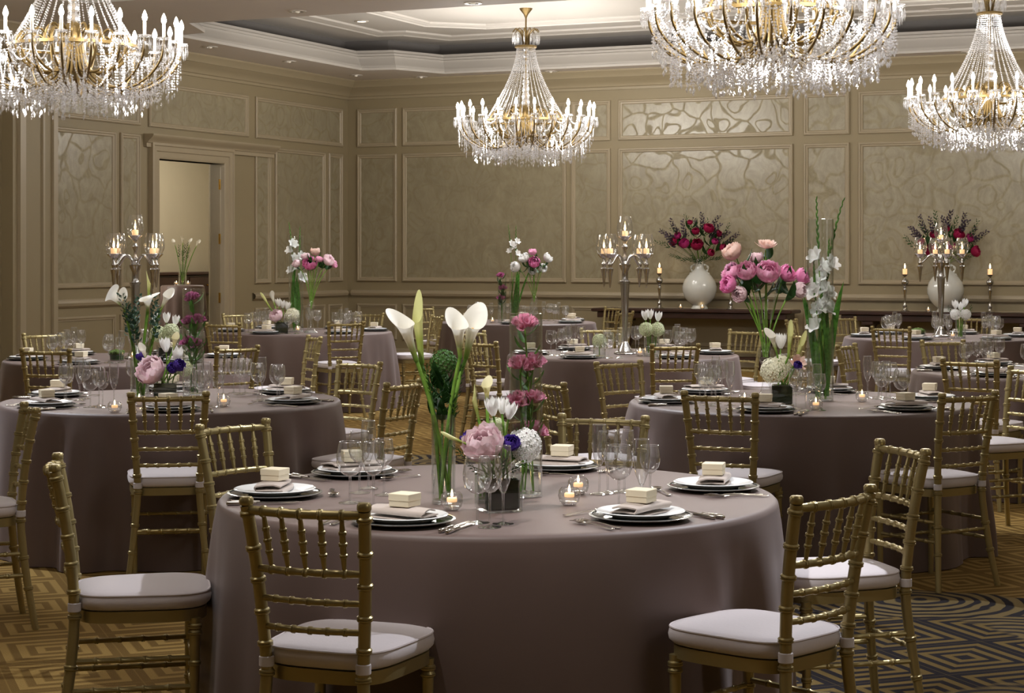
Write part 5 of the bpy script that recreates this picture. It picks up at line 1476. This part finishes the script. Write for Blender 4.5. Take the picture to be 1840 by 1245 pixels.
# ---------------------------------------------------------------- chandeliers
def make_chandelier():
    e = empty('crystal_chandelier', 'x', 'chandelier')
    Z = lambda z: z - 4.66
    rng = random.Random(4)
    BR = M['chbrass']; CR = M['crystal']
    def oct_chain(mb, P, r=.0105, gap=.021):
        P = [Vector(p) for p in P]; acc = 0; nxt = 0
        for a, b in zip(P, P[1:]):
            d = (b - a).length
            while nxt <= acc + d:
                q = a.lerp(b, (nxt - acc) / max(d, 1e-9)); mb.octa(q, r * rng.uniform(.85, 1.1)); nxt += gap
            acc += d
    MB().lathe([(.0, 0), (.085, -.0), (.075, -.02), (.03, -.075), (.02, -.1), (.012, -.12)], 24).build('canopy', BR, e)
    MB().lathe([(.011, Z(4.56)), (.011, Z(4.35)), (.03, Z(4.33)), (.03, Z(4.30)), (.014, Z(4.28)), (.014, Z(3.45)), (.06, Z(3.42)), (.085, Z(3.36)), (.09, Z(3.28)), (.06, Z(3.2)), (.03, Z(3.12)), (.045, Z(3.05)), (.02, Z(2.98)), (0, Z(2.95))], 20).build('stem', BR, e)
    cb = MB()
    for k in range(9): cb.sphere((0, 0, Z(4.15 - k * .085)), .034 + .02 * k / 9, 10, 8)
    cb.build('column_crystals', CR, e, 0)
    # small crown with leaf arms and hanging prisms
    cr = MB(); pr = MB()
    cr.lathe([(.13, Z(4.19)), (.14, Z(4.185)), (.14, Z(4.165)), (.13, Z(4.16))], 24)
    for k in range(12):
        a = 2 * PI * k / 12; d = Vector((math.cos(a), math.sin(a), 0))
        cr.tube(catmull([d * .03 + Vector((0, 0, Z(4.17))), d * .06 + Vector((0, 0, Z(4.33))), d * .13 + Vector((0, 0, Z(4.40))), d * .17 + Vector((0, 0, Z(4.36)))], 5), .006, 6)
        for t in (.0, .025):
            q = d * (.172 - t) + Vector((0, 0, Z(4.27 - t * .5)))
            pr.octa(q, .012, .075)
    cr.build('crown', BR, e, 60); pr.build('crown_prisms', CR, e, 0)
    # tent of bead chains
    for k in range(34):
        a = 2 * PI * (k + .5) / 34; d = Vector((math.cos(a), math.sin(a), 0))
        mb = MB()
        P = []
        for i in range(21):
            t = i / 20
            P.append(d * (.115 + .40 * t ** 1.75) + Vector((0, 0, Z(4.17 - .93 * t + .03 * math.sin(PI * t)))))
        oct_chain(mb, P, .0098, .0225); mb.build('bead_chain', M['bead'], e, 0)
    MB().lathe([(.51, Z(3.245)), (.522, Z(3.25)), (.522, Z(3.225)), (.51, Z(3.22))], 48, cap=False).build('chain_ring', BR, e)
    # arms
    N = 24
    sl = MB().lathe([(.012, 0), (.0125, .004), (.0125, .115), (.009, .12)], 10).mesh('candle_sleeve', M['sleeve'])
    bu = MB().lathe([(.008, .118), (.017, .13), (.021, .147), (.016, .17), (.006, .196), (0, .205)], 10).mesh('bulb', M['bulb'])
    bo = MB().lathe([(.01, -.012), (.02, -.01), (.05, .006), (.055, .01), (.045, .006), (.012, -.002)], 16).mesh('bobeche', CR, 0)
    pm = MB()
    for k in range(8):
        a = 2 * PI * k / 8; x, y = .05 * math.cos(a), .05 * math.sin(a)
        pm.octa((x, y, -.006), .007); pm.octa((x, y, -.062), .0095, .048)
    pm = pm.mesh('prisms', CR, 0)
    tips = []
    for k in range(N):
        a = 2 * PI * k / N; d = Vector((math.cos(a), math.sin(a), 0))
        pts = [(.06, 3.30), (.13, 3.06), (.30, 2.92), (.52, 2.885), (.72, 2.97), (.84, 3.11), (.865, 3.25)]
        pts = [d * r + Vector((0, 0, Z(z))) for r, z in pts]
        P = catmull(pts, 5)
        arm = MB().tube(P, [.013 - .004 * i / len(P) for i in range(len(P))], 7).build('arm', BR, e, 60)
        tip = pts[-1]; tips.append(tip)
        for nm, me in (('candle_sleeve', sl), ('bulb', bu), ('bobeche', bo), ('prisms', pm)):
            o = bpy.data.objects.new(nm, me); COL.objects.link(o); o.parent = arm; o.location = tip + Vector((0, 0, .012))
    for k in range(16):
        a = 2 * PI * (k + .3) / 16; d = Vector((math.cos(a), math.sin(a), 0))
        pts = [(.05, 3.16), (.12, 3.05), (.26, 3.03), (.40, 3.12), (.455, 3.26), (.40, 3.35), (.33, 3.33), (.32, 3.27)]
        MB().tube(catmull([d * r + Vector((0, 0, Z(z))) for r, z in pts], 5), .011, 7).build('scroll', BR, e, 60)
    for k in range(12):
        a = 2 * PI * (k + .6) / 12; d = Vector((math.cos(a), math.sin(a), 0))
        pts = [(.05, 3.2), (.09, 3.34), (.17, 3.42), (.22, 3.36), (.19, 3.3)]
        MB().tube(catmull([d * r + Vector((0, 0, Z(z))) for r, z in pts], 4), .01, 6).build('leaf_scroll', BR, e, 60)
    for k in range(N):
        A, B = tips[k], tips[(k + 1) % N]; mb = MB()
        P = [A.lerp(B, t / 10) * (1 - .0) - Vector((0, 0, .09 * 4 * (t / 10) * (1 - t / 10))) for t in range(11)]
        oct_chain(mb, P, .009, .019); mb.build('bead_swag', CR, e, 0)
    for k in range(N):                                    # long drapes from the cups back to the chain ring
        a = 2 * PI * k / N; d = Vector((math.cos(a), math.sin(a), 0)); mb = MB()
        P = [tips[k].lerp(d * .52 + Vector((0, 0, Z(3.23))), t / 12) - Vector((0, 0, .17 * 4 * (t / 12) * (1 - t / 12))) for t in range(13)]
        oct_chain(mb, P, .0095, .02); mb.build('bead_drape', CR, e, 0)
    fr = MB()
    def bowl(r): return 2.90 + (.0 if r < .52 else ((r - .52) / .34) ** 2 * .33)
    for k in range(420):
        r = .9 * math.sqrt(rng.uniform(.08, .93)); a = rng.uniform(0, 2 * PI)
        r = min(r, .86); z0 = bowl(r); L = rng.randint(4, 8) + (3 if r > .7 else 0)
        x, y = r * math.cos(a), r * math.sin(a)
        for j in range(L): fr.octa((x + rng.uniform(-.004, .004), y + rng.uniform(-.004, .004), Z(z0 - .01 - j * .022)), rng.uniform(.008, .0125))
        fr.octa((x, y, Z(z0 - .02 - L * .022 - .016)), .011, .024)
    for k in range(120):
        r = rng.uniform(.35, .85); a = rng.uniform(0, 2 * PI); da = rng.uniform(.15, .32)
        r2 = min(.86, max(.3, r + rng.uniform(-.15, .15)))
        A = Vector((r * math.cos(a), r * math.sin(a), Z(bowl(r)))); B = Vector((r2 * math.cos(a + da), r2 * math.sin(a + da), Z(bowl(r2))))
        sag = rng.uniform(.07, .14)
        oct_chain(fr, [A.lerp(B, t / 10) - Vector((0, 0, sag * 4 * (t / 10) * (1 - t / 10))) for t in range(11)], .009, .02)
    f = fr.build('crystal_fringe', CR, e, 0); f['kind'] = 'stuff'
    return Proto(e)
chp = make_chandelier()
CHANDS = []
for px, Y, lab in ((945, 23.65, 'whole crystal chandelier hanging at centre from the raised tray'), (132, 15.2, 'crystal chandelier cut by the upper left corner, its lower half showing'),
                   (1386, 13.1, 'largest crystal chandelier at top right, only its arms and fringe showing'), (1778, 20.4, 'crystal chandelier partly cut by the right edge, its bead tent showing')):
    p = Vector(((px - 920) / F * Y, Y, ZT - .0))
    chp.put(p, Y * 1.3, lab, 'crystal chandeliers')
    CHANDS.append(Vector((p.x, p.y, 3.35)))
# ---------------------------------------------------------------- light and camera
def point(name, p, e, col=(1, .93, .84), r=.2):
    l = bpy.data.lights.new(name, 'POINT'); l.energy = e; l.color = col; l.shadow_soft_size = r
    o = bpy.data.objects.new(name, l); COL.objects.link(o); o.location = p; return o
def spot(name, p, to, e, col=(.93, .95, 1), ang=60, blend=.5, r=.06):
    l = bpy.data.lights.new(name, 'SPOT'); l.energy = e; l.color = col; l.spot_size = math.radians(ang); l.spot_blend = blend; l.shadow_soft_size = r
    o = bpy.data.objects.new(name, l); COL.objects.link(o); o.location = p
    o.rotation_euler = (Vector(to) - Vector(p)).to_track_quat('-Z', 'Y').to_euler(); return o
w = bpy.data.worlds.new('dim_room'); S.world = w; w.use_nodes = True
w.node_tree.nodes['Background'].inputs[0].default_value = (.62, .55, .5, 1)
w.node_tree.nodes['Background'].inputs[1].default_value = .085
def ring(c, e, n=6):                                     # the bulbs of one chandelier
    for k in range(n):
        a = 2 * PI * (k + .5) / n + c.y
        point('chandelier_bulb_light', c + Vector((.88 * math.cos(a), .88 * math.sin(a), .08)), e / n, (1, .965, .925), r=.16)
for c in CHANDS: ring(c, 235)
for u, v in ((4.5, 21), (10.3, 21), (16, 21), (16, 12.4)):     # added unseen fill lights, set out as if the chandelier grid went on
    point('unseen_fill_light', room(u, v, 3.5), 62, (1, .965, .925), r=.6)
spot('unseen_spot', (-.9, 4.3, ZS - .03), (-.05, 6.0, .98), 520, (1, .97, .94), ang=32, blend=.8)  # added spot without a fixture, brightens the flowers on the front table
BEAM = {'front': (2.4, 1.5), 'left': (-2.4, .8), 'right': (-2.2, 2.2), 'leftback': (2.4, .3), 'wall': (2.4, -.6), 'middle': (2.8, -.2), 'console': (1.5, .8), 'edge': (-2.2, .6), 'farright': (-1.5, 1)}
for k, (dx, dy) in BEAM.items():
    c = TC[k]; spot('unseen_spot', (c.x + dx, c.y + dy, ZS - .03), (c.x, c.y, .7), 620, (.9, .93, 1), ang=46)  # spots hung without fixtures, slanting across each table
for v, e in ((-.6, 80), (4.6, 200)): point('foyer_lamp', room(-2.4, v, 3.0), e, (1, .95, .86), .3)
for k, (dx, dy), e in (('right', (-.9, -2.6), 460), ('left', (.6, -2.6), 330), ('leftback', (.8, -3), 260), ('console', (.5, -3), 220), ('middle', (.5, -3), 150), ('farright', (-.8, -3), 150)):
    c = TC[k]; spot('flower_fill_spot', (c.x + dx, c.y + dy, ZS - .03), (c.x, c.y, 1.15), e, (1, .95, .9), ang=24, blend=.7)  # added spots without fixtures, to brighten the flowers on these tables
cam = bpy.data.cameras.new('camera'); co = bpy.data.objects.new('camera', cam); COL.objects.link(co)
co.location = (0, 0, HC); co.rotation_euler = (PI / 2, 0, 0)
cam.sensor_fit = 'HORIZONTAL'; cam.sensor_width = 36; cam.lens = F / 1840 * 36
cam.shift_y = -(622.5 - YH) / 1840
cam.clip_end = 200
S.camera = co
S.view_settings.view_transform = 'Standard'; S.view_settings.look = 'None'; S.view_settings.gamma = 1; S.view_settings.exposure = 0
S.view_settings.use_curve_mapping = False
cy = S.cycles
cy.use_denoising = True; cy.transparent_max_bounces = 24; cy.max_bounces = 8; cy.diffuse_bounces = 3; cy.glossy_bounces = 4; cy.transmission_bounces = 6
cy.caustics_reflective = False; cy.caustics_refractive = False; cy.sample_clamp_indirect = 4
